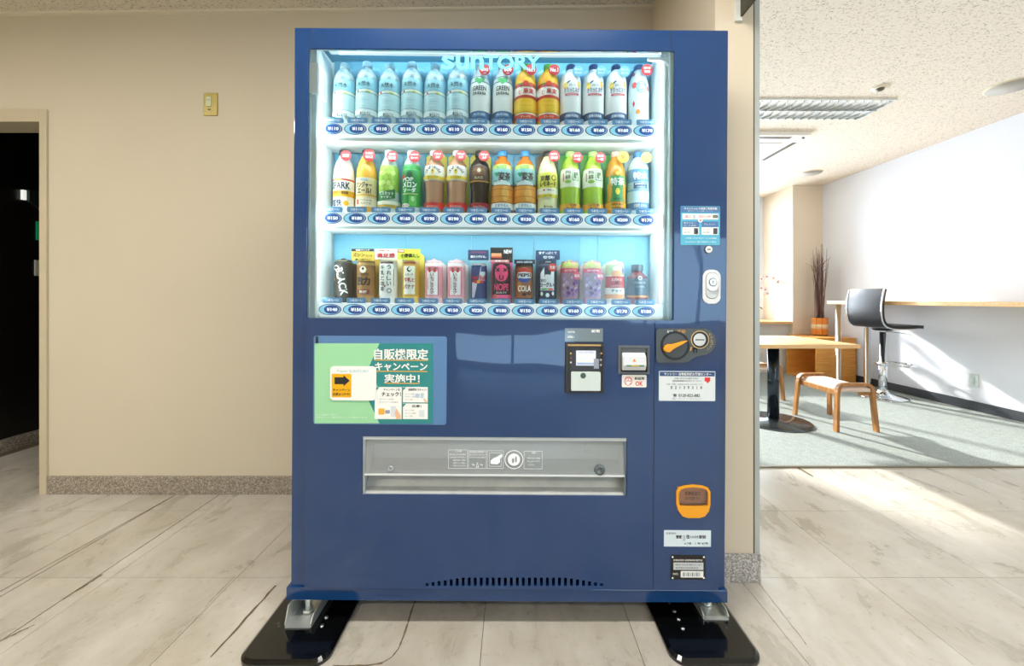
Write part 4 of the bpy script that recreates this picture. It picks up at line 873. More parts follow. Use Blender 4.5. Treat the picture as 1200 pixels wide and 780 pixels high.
g = sample('pet', 0, '#fbc21a', '#8cc63f', na, card='#9bc7d4', badge=(RB, 6, 84.5, 6.4, [('No.1', '#ffffff', 0, .2, 9, 4.6)]))
place(g, 0, 8, 'orange juice bottle with green cap, left one of the pair on the top shelf')
place(dup(g), 0, 9, 'orange juice bottle with green cap, right one of the pair on the top shelf')
yo = [('b', '#eeeeec', 86, 138), ('e', '#f4cf3a', -8, 101.5, 6.5, 8), ('e', '#f2c53c', 8.5, 100, 5, 8), ('p', '#2e4f86', [(-6, 98), (-2, 95.5), (-1.5, 97), (-6, 100)]), ('t', 'ぷるっと', '#27344f', 0, 101.6, 8, 2.4), ('t', 'きりっとヨグ', '#23407c', 0, 107, 19, 6, .02), ('r', '#e0566a', 0, 112.3, 17, 2.4), ('t', 'SUNTORY', '#ffffff', 0, 112.3, 12, 1.2), ('b', '#31476e', 133.5, 142), ('p', '#6d87ad', [(-9, 137), (-6, 134.5), (0, 133.8), (6, 134.5), (9, 137), (9, 140), (-9, 140)]), ('t', '冷凍の乳酸菌', '#ffffff', 0, 137.5, 15, 3)]
g = sample('pet', 0, '#efefed', '#2f4a80', yo, card='#86bccf', badge=('#6fb4d2', 7, 86, 6.4, [('ぎゅっと', '#ffffff', 0, -2.2, 8, 2.6), ('おいしい', '#ffffff', 0, 1.8, 8, 2.6)]))
place(g, 0, 10, 'white yoghurt drink bottle with navy cap, left one of three on the top shelf')
place(dup(g), 0, 11, 'white yoghurt drink bottle with navy cap, middle one of three on the top shelf')
place(dup(g), 0, 12, 'white yoghurt drink bottle with navy cap, right one of three on the top shelf')
so_ = [('b', '#d9edf1', 88, 140), ('e', '#d8333c', -8.5, 84.5, 5, 6), ('e', '#de3a42', -8, 100, 7, 8), ('e', '#d8333c', 9, 104, 4, 8), ('e', '#7fbcd8', 0, 103, 13, 15), ('e', '#bfe2ee', 0, 103, 10, 12), ('t', 'ソーダ', '#2f5fa0', 1, 100.5, 11, 5), ('t', 'すっきり', '#2f5fa0', 0, 106.5, 8, 2.8), ('e', '#eaf6f7', 1, 118, 13, 12), ('e', '#e0484a', -9, 122, 3, 8), ('e', '#e88a3a', -4, 132, 5, 6), ('r', '#f6f2ea', 4, 137, 10, 5), ('t', 'いちご', '#26303a', 4, 137, 8, 3)]
g = sample('petn', 0, '#e4f0f2', '#3f6fa2', so_, card='#36659a', badge=(RB, 6, 84, 6.6, [('果汁感', '#ffffff', 0, -2.2, 8, 2.6), ('炭酸', '#ffffff', 0, 2, 7, 3)]))
place(g, 0, 13, 'clear soda bottle with red strawberries, last on the right of the top shelf')
# middle shelf
sp = [('b', '#f0f2f2', 190, 213), ('b', '#f4f1e6', 214, 244), ('b', '#c9442e', 211.5, 213.5), ('e', '#e9a13a', -3, 213, 12, 2), ('t', 'SPARK', '#1b2a4a', 0, 219.5, 23, 8, .03), ('b', '#f3b51c', 225.5, 232.5), ('t', '天然水の強炭酸', '#23262d', 0, 228, 19, 3.6), ('r', '#e0c23a', -3, 231.6, 14, 1.2), ('t', '爽快', '#1f3768', -4, 239.5, 12, 8, .03), ('e', '#f6b51f', 7, 240, 7, 6)]
g = sample('petn', 1, '#eff2f3', '#16181b', sp, card='#7fb2cc', badge=(RB, 7, 185.5, 6.2, [('無糖', '#ffffff', 0, 0, 8, 3.6)]))
place(g, 1, 0, 'white sparkling water bottle with black cap and yellow label, first on the middle shelf')
gi = [('b', '#f1d9a6', 210, 234), ('r', '#c8d8df', 1, 212.5, 11, 3), ('t', 'キリッと', '#35587a', 1, 213, 9, 3), ('t', 'ジンジャー', '#14161a', 0, 218.8, 20, 6.4, .04), ('t', 'エール!', '#14161a', 1, 225.5, 16, 6, .04), ('b', '#f0b64e', 229.5, 231.5), ('b', '#f7e8cb', 234, 244), ('r', '#d8463a', -7, 238.5, 3.6, 6), ('t', 'ジンジャー&', '#2a2622', 3, 236.5, 14, 2.6), ('t', 'スパイス', '#2a2622', 3, 240.2, 12, 2.6)]
g = sample('petn', 1, '#eeb043', '#16181b', gi, card='#8fbfd2', badge=(RB, 7, 185, 7, [('うまい!', '#ffffff', 0, -2.4, 8, 2.6), ('辛口', '#ffffff', 0, 1.8, 8, 3.4)]))
place(g, 1, 1, 'amber ginger ale bottle with black cap and red badge, second on the middle shelf')
mu = [('b', '#9cc74f', 195, 226)]
random.seed(3)
for a_, b_ in ((-6, 199), (0, 198), (6, 199), (-8, 204), (-3, 204.5), (3, 204), (8, 204.5), (-6, 210), (0, 210.5), (6, 210), (-8, 216), (-3, 216), (3, 216.5), (8, 216), (-5, 221.5), (1, 222), (6, 221.5)): mu += [('e', random.choice(['#c3e36c', '#b4dc5c', '#a2cf48', '#d3ec88']), a_, b_, 6.2, 6.2)]
mu += [('p', '#2f7f3c', [(-11, 228.5), (11, 223.5), (11, 234), (-11, 238)]), ('t', 'マスカット', '#ffffff', 0, 228.8, 18, 4, .02), ('t', 'サイダー', '#ffffff', 0, 233.2, 13, 3.6, .02), ('b', '#f3f0d8', 237.5, 241.5), ('b', '#c9a53e', 242, 246)]
g = sample('petn', 1, '#cfe0d8', '#d8e4e2', mu, card='#82b7cb', badge=(RB, 7, 186, 6.5, [('期間', '#ffffff', 0, -2.4, 7, 2.4), ('限定', '#ffffff', 0, 1.8, 9, 4)]))
place(g, 1, 2, 'bottle printed with green muscat grapes, third on the middle shelf')
me = [('b', '#2fa04c', 194, 244), ('b', '#4cbb5a', 194, 201), ('r', '#1f8a44', 0, 210, 20, 18), ('e', '#1c5c3a', 0, 206.5, 9, 7), ('t', 'POP', '#ffffff', -2, 212.2, 13, 5, .03), ('t', 'メロン', '#ffffff', 0, 218.2, 17, 6.6, .05), ('t', 'ソーダ', '#ffffff', 0, 224.6, 15, 5.4, .05), ('r', '#cfdc8c', 0, 229, 20, 1.2), ('e', '#d8343a', -8, 209, 5, 5), ('r', '#6ccf5e', 4, 237, 9, 12), ('e', '#c9f0a8', 4, 235, 5, 6), ('e', '#f2eeea', -5, 242.5, 11, 5), ('t', '果汁入', '#c9383a', -5, 242.5, 8, 2.4)]
g = sample('petn', 1, '#cfe2df', '#dfe9e8', me, card='#7db6c6', badge=(RB, 6, 186, 6.6, [('しゅわっと', '#ffffff', 0, -2.4, 9, 2.4), ('昔なつかし', '#ffffff', 0, 1.8, 9, 2.6)]))
place(g, 1, 3, 'green melon soda bottle with white lettering, fourth on the middle shelf')
def cafe(dark):
    b0 = '#2a1d18' if dark else '#b98a6b'
    it = [('b', '#4a342a' if dark else '#efe9df', 195, 213), ('p', '#8a5a3a' if dark else '#efe9df', [(-8, 200), (0, 196), (8, 200), (6, 206), (-6, 206)])]
    if dark: it += [('e', '#e6d9c0', 0, 201, 5, 5), ('e', '#6d4730', -6, 204, 6, 6), ('e', '#6d4730', 6, 204, 6, 6), ('t', 'BLACK', '#d8c9a8', 0, 209.5, 10, 3), ('b', '#c08a3a', 213, 214.5)]
    else:
        for k, ch in enumerate('CRAFTBOSS'):
            a_ = math.radians(160-17.5*k); it.append(('t', ch, '#241a14', 9*math.cos(a_), 205.5-8*math.sin(a_), 2.2, 3.4, .03, a_-PI/2))
        it += [('e', '#e8c22e', 0, 202.5, 4.4, 6), ('e', '#2e2420', 0, 201.5, 2, 2.4), ('b', '#edcf3e', 207.5, 211.5), ('t', 'カフェラテ', '#3a2a18', 0, 209.5, 13, 3)]
    it += [('b', '#a51f2e' if dark else '#dc3b34', 238.5, 246), ('t', '甘くないブラック' if dark else '甘さほどよく', '#ffe9dc', 0, 243.3, 14, 2.8)]
    return sample('cafe', 1, b0, '#2a2623' if dark else '#dfe2e2', it, card='#e8d45a', badge=('#a30f1c', 6, 185 if dark else 184.5, 6.3, [('やさしい', '#ffffff', 0, -1.8, 8, 2.4), ('コク', '#ffffff', 0, 2, 5, 2.8)]))
g = cafe(False); place(g, 1, 4, 'milky brown coffee bottle with white label, right of the green melon soda'); place(dup(g), 1, 5, 'milky brown coffee bottle with white label, left of the black coffee')
place(cafe(True), 1, 6, 'black coffee bottle with dark cap and red base band on the middle shelf')
mg = [('b', '#bccf6a', 193.5, 199), ('t', '600', '#2d9a4c', -1, 197, 11, 5, .0), ('e', '#efb7a8', 8, 197, 6, 4), ('b', '#8fc3c6', 199, 216), ('p', '#1f8f6a', [(-10, 204), (-7.5, 202.5), (-6, 204), (-4, 202.5), (-2.5, 204), (-6, 209)]), ('t', '麦茶', '#5a2320', 3.5, 208, 15, 9.5, .03), ('t', 'やさしい', '#3d2b28', -6, 213.5, 9, 3), ('p', '#d9e7e4', [(-11, 215), (0, 212.5), (11, 215.5), (11, 218), (-11, 218)]), ('b', '#e79b3c', 219, 238), ('e', '#f3b75c', 4, 228, 9, 18), ('b', '#c56f22', 222.5, 223.3), ('b', '#c56f22', 231, 231.8), ('b', '#eef0ea', 239, 246), ('t', 'ミネラル入', '#3f7fae', 0, 242, 17, 4)]
g = sample('petr', 1, '#c46f20', '#3f86b8', mg, card='#7fb6d2'); place(g, 1, 7, 'orange barley tea bottle with blue cap, left one of the pair on the middle shelf'); place(dup(g), 1, 8, 'orange barley tea bottle with blue cap, right one of the pair on the middle shelf')
ky = [('b', '#e3d95c', 203, 222), ('t', '京都', '#1f1c10', -4, 209.5, 12, 6.4, .04), ('e', '#2a2616', 7, 209, 6.6, 6.6), ('e', '#e9dc50', 7, 209, 4.8, 4.8), ('t', 'レモネード', '#1f1c10', 0, 216.2, 20, 5.8, .04), ('b', '#f4f2e0', 221, 228), ('e', '#b8322c', -5, 223.5, 3, 3), ('t', '微炭酸レモン', '#5a4a20', 3.5, 223.5, 9, 2), ('b', '#e3d347', 228, 232), ('t', 'まろやか', '#5a4a20', 0, 230, 9, 2), ('t', '果汁10%', '#3a3420', 0, 242.8, 11, 2.6)]
g = sample('petn', 1, '#ece6b4', '#2a2018', ky, card='#7a5a38', badge=(RB, 6.5, 184.5, 6.4, [('ゆずと', '#ffffff', 0, -2.2, 7, 2.4), ('京都', '#ffffff', 0, 2, 8, 3.2)]))
place(g, 1, 9, 'pale yellow lemonade bottle with dark cap on brown card, middle shelf')
iy = [('b', '#eef2dc', 198, 219.5), ('t', '伊右', '#3c5a24', -4, 202, 7, 4.5), ('t', '緑茶', '#3c5a24', -4, 208, 6, 5), ('r', '#4f9c4a', 5.5, 206, 9, 12), ('r', '#f0f4e4', 5.5, 206, 7.6, 10.6), ('t', '衛門', '#3c6a2a', 5.5, 206, 5.5, 8), ('e', '#8dc24a', -4, 213.5, 8, 4), ('r', '#c04a3a', -10, 208, 1.2, 10), ('b', '#e6a43a', 239, 246), ('t', '一番茶', '#4a3412', 0, 240.8, 13, 2.8), ('t', '濃い旨み', '#4a3412', 0, 244.3, 12, 2)]
g = sample('petn', 1, '#a5c53c', '#a4d070', iy, card='#5fae4c', badge=(RB, 6.5, 186, 6.2, [('はじめ', '#ffffff', 0, -2, 7, 2.4), ('一煎', '#ffffff', 0, 2, 7, 3)]))
place(g, 1, 10, 'green tea bottle with pale green cap, left one of the pair on the middle shelf'); place(dup(g), 1, 11, 'green tea bottle with pale green cap, right one of the pair on the middle shelf')
to = [('b', '#3f9a5c', 206, 236), ('p', '#d09a34', [(-13, 200), (-8, 208), (-6, 224), (-8, 236), (-13, 236)]), ('p', '#d09a34', [(13, 200), (13, 236), (8, 236), (6, 224), (8, 208)]), ('e', '#e8c23a', 0, 203.5, 6, 5), ('e', '#f4e6a0', 0, 203.5, 3, 3), ('t', '特茶', '#ffffff', 0, 213, 17, 9, .03), ('e', '#e9d44c', 0, 224.5, 6, 8), ('r', '#2c7a48', 0, 233, 10, 2.4), ('b', '#e0a02e', 237, 246), ('t', '体脂肪を減らす', '#5a3a10', 0, 239.6, 15, 2.8), ('t', '特定保健用食品', '#5a3a10', 0, 243.6, 15, 2.4)]
g = sample('petn', 1, '#d08f2c', '#e2b9a6', to, card='#5aae58', badge=('#e0b32e', 6, 185, 6.6, [('特', '#6a4210', 0, 0, 5, 6)]))
place(g, 1, 12, 'amber tea bottle with green label and gold badge, second last on the middle shelf')
ts = [('b', '#5f93bd', 198, 213), ('t', '特水', '#f4f8fa', 0, 206, 18, 9, .03), ('r', '#3c5f86', 0, 217.5, 17, 7), ('t', '体脂肪を減らす', '#ffffff', 0, 215.8, 14, 2.2), ('t', 'のを助ける', '#ffffff', 0, 219.2, 10, 2), ('b', '#7aa7c8', 221.5, 224), ('b', '#b8d6e2', 224, 237), ('e', '#d6eaf0', 0, 229, 14, 1.2), ('b', '#4f7fae', 237.5, 246), ('t', '機能性 ミネラル', '#e8dfc8', 0, 241, 16, 4)]
g = sample('pet', 1, '#bcd9e4', '#4f82b6', ts, card='#c9dbe4', badge=('#d6ad34', 6, 185.5, 6.2, [('効', '#6a4210', 0, 0, 5, 5)]))
place(g, 1, 13, 'pale blue water bottle with gold badge, last on the right of the middle shelf')
# bottom shelf
bl = [('b', '#3c3a36', 303, 349), ('b', '#4f4d47', 303, 309), ('t', 'THE ZEALOUS', '#d8cfa0', 0, 306.3, 15, 2), ('t', 'BLACK', '#ececE6', 2, 331, 32, 8.5, .04, -1.36), ('e', '#d8d8d0', -5, 315, 9, 6), ('e', '#3c3a36', -5, 315, 6.5, 3.6), ('e', '#9c6a34', -7, 329, 3, 4)]
g = sample('can', 2, '#3a3834', None, bl, card='#5a584f', tall=-.005); place(g, 2, 0, 'dark grey coffee can with slanted white lettering, first on the bottom shelf')
def milk(cardc, bodyc, hd, its, label, i):
    g_ = sample('can', 2, bodyc, None, its, card=cardc, tall=.032, header=hd); place(g_, 2, i, label)
milk('#c9a450', '#b08048', ('#e0c052', 293, 307, 26, [(None, '#26283a', 0, 294.6, 26, 3), ('特製ブレンド', '#ffffff', 0, 294.6, 16, 1.8), ('ズシン', '#17140c', -4.5, 300, 14, 4.6), ('とくる', '#17140c', 7.5, 301, 7, 2.4), ('濃い味わい', '#2a2010', 0, 305.6, 18, 2.2)]),
     [('b', '#9c6c38', 309, 347), ('b', '#c9a266', 309, 312), ('e', '#f0e6d0', 0, 317, 8, 8), ('e', '#2a2018', 0, 316, 3.4, 4), ('t', '土佐焙煎', '#2a1a0c', 0, 322.5, 13, 3), ('t', '激力', '#1c120a', 0, 330.5, 16, 9.5, .06), ('r', '#7a2e26', 0, 343, 15, 5), ('t', '微糖', '#f6e6d0', 0, 343, 9, 3.4)], 'gold coffee can under a yellow card, second on the bottom shelf', 1)
milk('#ead7a0', '#f0ede6', ('#f0eee6', 293, 305, 26, [('国産牛乳の', '#b5302c', 0, 295, 15, 2), ('満足感', '#c9252c', 0, 300.6, 21, 5.4)]),
     [('b', '#f2efe8', 309, 348), ('r', '#6d4a44', 0, 308.8, 16, 2.6), ('t', '牛乳と珈琲', '#20242c', 0, 0, 1, 1) if False else ('r', '#f6f4ee', 0, 328, 17, 36), ('r', '#6a3030', 9, 326, .7, 20)] +
     [('t', c_, '#20242c', 3.5, 314+6.4*k, 5, 5.2, .02) for k, c_ in enumerate('うれしい')] + [('t', c_, '#20242c', -4.5, 314.5+6.2*k, 5, 5.2, .02) for k, c_ in enumerate('牛乳と珈琲')] + [('e', '#a8322c', -1, 336, 2.4, 3), ('e', '#2a2420', 4, 341.5, 6, 6), ('e', '#f2efe8', 4, 341.5, 4.4, 4.4)], 'white milk coffee can under a red and white card, third on the bottom shelf', 2)
milk('#e2c95a', '#e8c66a', ('#dfe04a', 293, 305, 26, [(None, '#c22c2c', -9, 295.4, 7.5, 3.4), ('新発売', '#ffffff', -9, 295.4, 6, 2), ('小腹満たし', '#1c1a10', 1.5, 300.5, 22, 4.8)]),
     [('b', '#d9a83c', 309, 348), ('r', '#a04a3a', 0, 308.8, 15, 2.6), ('r', '#f6f2e2', 0, 329, 14, 33), ('e', '#22201c', 0, 316.5, 6, 6), ('e', '#f6f2e2', .8, 316, 4, 4), ('t', 'とろーり', '#26241c', 0, 322.5, 9, 2.4), ('t', '牛乳と', '#c22c2c', 0, 328.8, 12.5, 5, .03), ('t', 'バナナ', '#8c1f24', 0, 336.5, 13, 5.4, .03)], 'yellow banana milk can under a yellow card, fourth on the bottom shelf', 3)
ic = [('b', '#f2b3ba', 303, 349), ('b', '#f6e2e2', 303, 313), ('t', '果汁たっぷり とろける', '#4a3a30', 0, 308.5, 18, 1.8), ('r', '#e6808f', 0, 330, 16.5, 34), ('r', '#f7f0ee', 0, 332, 13, 28), ('e', '#d8323c', -3, 318, 4, 4), ('e', '#d8323c', 3, 318, 4, 4), ('e', '#4c6e3c', -3.6, 315.4, 4, 2), ('e', '#4c6e3c', 3.6, 315.4, 4, 2)] + [('t', c_, '#8c2430', 0, 322.6+4.1*k, 4.4, 3.7, .03) for k, c_ in enumerate('いちごミルク')] + [('r', '#9a8078', -5.2, 333, .7, 14)]
g = sample('can', 2, '#f2c9cc', None, ic, card='#f3dfdc'); place(g, 2, 4, 'pink strawberry milk can, left one of the pair on the bottom shelf'); place(dup(g), 2, 5, 'pink strawberry milk can, right one of the pair on the bottom shelf')
rbl = [('b', '#2c3f72', 311, 349), ('p', '#c9ced6', [(3, 311), (9, 311), (9, 329), (0, 329)]), ('p', '#c9ced6', [(-9, 331), (-1, 331), (-5, 349), (-9, 349)]), ('t', 'Red Bull', '#d0242e', 0, 325.5, 18, 5, .03), ('e', '#e9b52e', 0, 330.5, 7, 3.6), ('p', '#cf2a2c', [(-8, 329.5), (-3, 328.5), (-1, 331), (-3, 333)]), ('p', '#cf2a2c', [(8, 329.5), (3, 333), (1, 331), (3, 328.5)]), ('b', '#d6d9dc', 308.5, 311)]
g = sample('slim', 2, '#2c3f72', None, rbl, card='#8fbccb', tall=.035, header=('#2b4268', 293.5, 305.5, 24, [('エナジードリンク', '#e0463a', 0, 296.5, 17, 2), ('翼をさずける。', '#ffffff', 0, 301.5, 18, 2.8)]))
place(g, 2, 6, 'slim blue and silver energy drink can under a navy card, bottom shelf')
no = [('b', '#2b2226', 300, 350), ('e', '#ee4a7c', 0, 320, 17, 20), ('t', '×', '#1d181b', -4.6, 316.5, 4.6, 4.6, .06), ('t', '×', '#1d181b', 4.6, 316.5, 4.6, 4.6, .06), ('t', 'U', '#2a1a20', 0, 325.5, 5, 5, .06), ('t', 'NOPE', '#ee4a7c', 0, 336.5, 19, 8, .05), ('t', 'GUILTY', '#f2e9ea', 0, 343, 13, 2), ('b', '#ee5a8a', 345.5, 349.5), ('e', '#c9703a', -8, 347, 5, 5)]
g = sample('can', 2, '#e84a7c', None, no, card='#f0588a', tall=.037, header=('#1c1a1c', 290.5, 308, 26, [(None, '#e88a8c', -2, 306.3, 22, 3), ('NEW', '#f2f2ee', 7.5, 295.5, 9, 4.4), (None, '#e9a070', -6, 299.3, 12, 4), (None, '#cc5238', -6, 302, 13, 2), ('禁断の味', '#ffffff', 0, 306.3, 15, 2)]))
place(g, 2, 7, 'pink and black soda can under a black card reading NEW, bottom shelf')
pe = [('b', '#9c5a30', 312, 349), ('b', '#2a2a2e', 306, 313), ('e', '#c07a3a', -6, 335, 8, 10), ('e', '#5a2c1c', 6, 342, 8, 8), ('e', '#c96a34', 7, 322, 6, 10), ('e', '#e8eaec', 0, 322.5, 18.5, 18), ('p', '#d8332e', [(-8.6, 319.5), (-7, 316.5), (-4, 314.3), (0, 313.7), (4, 314.3), (7, 316.5), (8.6, 319.5), (0, 318.6)]), ('p', '#1f4fa0', [(-8.6, 325.5), (0, 326.4), (8.6, 325.5), (7, 328.5), (4, 330.8), (0, 331.4), (-4, 330.8), (-7, 328.5)]), ('t', 'PEPSI', '#14171f', 0, 322.4, 16, 4, .05), ('t', 'COLA', '#f2e8dc', 0, 338, 16, 7, .04), ('e', '#1f1c1c', 0, 345, 6, 4)]
g = sample('can', 2, '#3a2a24', None, pe, card='#8fbfce', tall=-.006, header=('#202a44', 304.5, 309.5, 24, [('zero calorie', '#dfe5ee', 0, 307, 18, 2.4)]))
place(g, 2, 8, 'cola can with round red, white and blue emblem on the bottom shelf')
yg = [('b', '#2c3c58', 305, 349), ('p', '#e8eaec', [(-3, 306), (4, 306), (4, 312), (9, 318), (9, 340), (-9, 340), (-9, 320), (-3, 312)]), ('t', '飲む', '#1d2634', -5, 328.5, 7, 4), ('t', 'ヨーグルト', '#1d2634', 0, 333.5, 18, 5.4, .04), ('e', '#e6502e', 4, 338.5, 9, 2), ('e', '#4fae5a', -4, 338.5, 9, 2), ('b', '#28344c', 341, 349), ('e', '#e8eaec', -7, 344, 4, 5), ('e', '#e8eaec', 0, 345.5, 5, 5), ('e', '#e8eaec', 7, 343.5, 4, 5)]
g = sample('can', 2, '#2c3c58', None, yg, card='#31435f', tall=.03, header=('#2b4266', 293.5, 304.5, 28, [('甘ずっぱくて', '#e8eef4', 0, 296.6, 21, 3), ('爽快!', '#e8eef4', 1, 301.6, 13, 3.4)]), badge=('#e4463e', 5.5, 313.5, 4.8, [('乳酸', '#ffffff', 0, 0, 6, 4)]))
place(g, 2, 9, 'navy yoghurt drink can under a navy card, bottom shelf')
gr = [('b', '#c8b878', 303, 316), ('e', '#c4d870', -4, 309, 10, 7), ('e', '#e88a6a', 7, 305.5, 6, 5), ('b', '#de5a70', 314, 319), ('t', 'ぶどう&アロエ', '#ffffff', 0, 316.5, 15, 2.4), ('b', '#a98a9c', 320, 349)]
random.seed(5)
for k in range(26): gr.append(('e', random.choice(['#7c4f9a', '#8f66b0', '#6a3f7c', '#b09ac8', '#d8c4d8', '#9c4a6a']), random.uniform(-9, 9), random.uniform(322, 347), 4.4, 4.4))
g = sample('can', 2, '#c08aa0', None, gr, card='#e6c9b8', badge=('#f07a92', 7, 323, 4.6, [('果肉', '#ffffff', 0, 0, 6, 3.6)]))
place(g, 2, 10, 'purple grape drink can with pink badge, left one of the pair on the bottom shelf'); place(dup(g), 2, 11, 'purple grape drink can with pink badge, right one of the pair on the bottom shelf')
ch_ = [('b', '#f0eadc', 303, 349), ('t', 'じっくり香るチャイ', '#2e3a34', 0, 305.8, 19, 2.6, .03), ('b', '#b8cf9a', 309, 322), ('e', '#f0f0ea', 0, 314, 11, 6), ('e', '#e9a87a', 0, 320, 14, 8), ('e', '#8a74b4', 9, 316.5, 5, 8), ('b', '#c4403c', 323, 336.5), ('t', 'スパイス', '#f6e4d8', 0, 327, 13, 3.4), ('e', '#5a2c20', 0, 330.5, 5, 4), ('t', 'ミルクティー', '#f6e4d8', 0, 334.3, 14, 2.4), ('b', '#f2ece2', 337, 343.5), ('t', 'チャイ', '#2a2424', 0, 340, 13, 3.6, .04), ('b', '#e8a06a', 344, 349)]
g = sample('can', 2, '#efe6d6', None, ch_, card='#dfe8cf'); place(g, 2, 12, 'red and cream spiced tea can, second last on the bottom shelf')
cf = [('b', '#3d5361', 322, 345), ('e', '#aebcc4', 0, 325, 5, 5), ('e', '#3d5361', 0, 325, 3.4, 3.4), ('t', 'PREMIUM', '#9fb0ba', 0, 330.5, 13, 2.6, .02), ('t', 'COFFEE', '#9fb0ba', 0, 335, 10, 2), ('b', '#c98a58', 345.2, 347.5)]
g = sample('small', 2, '#7a3c40', '#43545e', cf, card='#b8dbe2', sleeve=False); place(g, 2, 13, 'small squat dark bottle with grey cap, last on the right of the bottom shelf')

# ================================================================ HALL THINGS
wp = empty('wall_socket', ((247.5-CX)*YB/F, YB, H+(CY-122.5)*YB/F)); tag(wp, 'small brass wall plate with a pale switch on the beige wall', 'wall socket')
MB().box(-.036, .036, -.006, 0, -.059, .059, pm('#b3a25c', .35, .3, var=.1, scale=30)).build('cover_plate', wp, bevel=.003)
MB().box(-.020, .006, -.010, -.005, -.012, .037, pm('#c9cfae', .4)).box(-.014, -.011, -.0108, -.0098, .015, .024, pm('#7c8066', .5)).box(-.004, -.001, -.0108, -.0098, .015, .024, pm('#7c8066', .5)).build('rocker_switch', wp, bevel=.001)
MB().box(-.012, .001, -.0068, -.0058, -.031, -.025, BLACK).build('slot', wp)
sg = empty('projecting_sign', (.807-.012, PY, 1.99)); tag(sg, 'dark projecting sign on the partition above the vending machine, cut by the top edge', 'sign')
MB().box(-.012, .012, -.011, -.0005, -.012, .45, pm('#d9dcd6', .35)).build('wall_bracket', sg, bevel=.001)
MB().box(.004, .012, -.42, -.011, .0, .42, pm('#3c3a2c', .5)).build('sign_panel', sg, bevel=.001)
MB().prism([(0, .0), (0, 0), (0, 0)], 'y', 0, 0, BLACK) if False else None
# things glimpsed in the dark corridor
es = empty('emergency_light', (-3.32, 2.82, 1.62)); tag(es, 'dark emergency light with a lit white end on the corridor wall', 'emergency light')
eo = (-3.32, 2.82, 1.62)
MB().prism([(2.735, 1.745), (2.735, 1.665), (2.76, 1.655), (2.95, 1.52), (2.95, 1.76)], 'x', -3.3195, -3.297, pm('#2c3834', .4)).build('lamp_box', es, eo)
MB().box(-3.3195, -3.300, 2.704, 2.722, 1.670, 1.735, pm('#f2f4ec', .4, emit=.7)).build('lamp_end', es, eo)
gso = MB().box(-3.319, -3.309, 2.79, 3.0, 1.41, 1.54, pm('#0f7a50', .4, emit=.3)).build('green_plate', None, (-3.314, 2.9, 1.41)); tag(gso, 'small green plate on the dark corridor wall below the emergency light', 'sign')  # plain green plate on the corridor wall
sw = empty('light_switch', (-3.32, 2.80, 1.215)); tag(sw, 'white light switch on the dark corridor wall, at the door edge', 'light switch')
MB().box(.0005, .008, -.02, .10, -.055, .055, pm('#d9d8cc', .4)).build('cover_plate', sw, bevel=.002)
MB().box(.008, .012, .015, .045, -.02, .02, pm('#b9b8ac', .4)).build('rocker_switch', sw)

# ================================================================ LOUNGE
WOODT = wood_mat('#e2b276', '#f0cb96'); WOODC = wood_mat('#d88f3c', '#e6a550', (3, 3, 30)); WALN = wood_mat('#96612f', '#c08a50', (20, 20, 3), .35)
CB = .006                                          # carpet surface
# cafe table
ct = empty('cafe_table', (2.11, 3.25, CB)); tag(ct, 'square pale wood cafe table on a dark steel column, beside the partition', 'table')
MB().box(-.40, .40, -.36, .36, .635, .664, WOODT).build('tabletop', ct, bevel=.004)
MB().lathe([(.042, .012), (.042, .634)], (0, 0, 0), pm('#39424a', .15, .85), 24).build('column', ct)
MB().lathe([(.27, 0), (.272, .006), (.262, .014), (.06, .020), (.043, .03)], (0, 0, 0), pm('#5f686e', .2, .8), 40).build('base', ct)
MB().box(-.2, .2, -.2, .2, .622, .635, pm('#2a2d30', .5)).build('mounting_plate', ct)
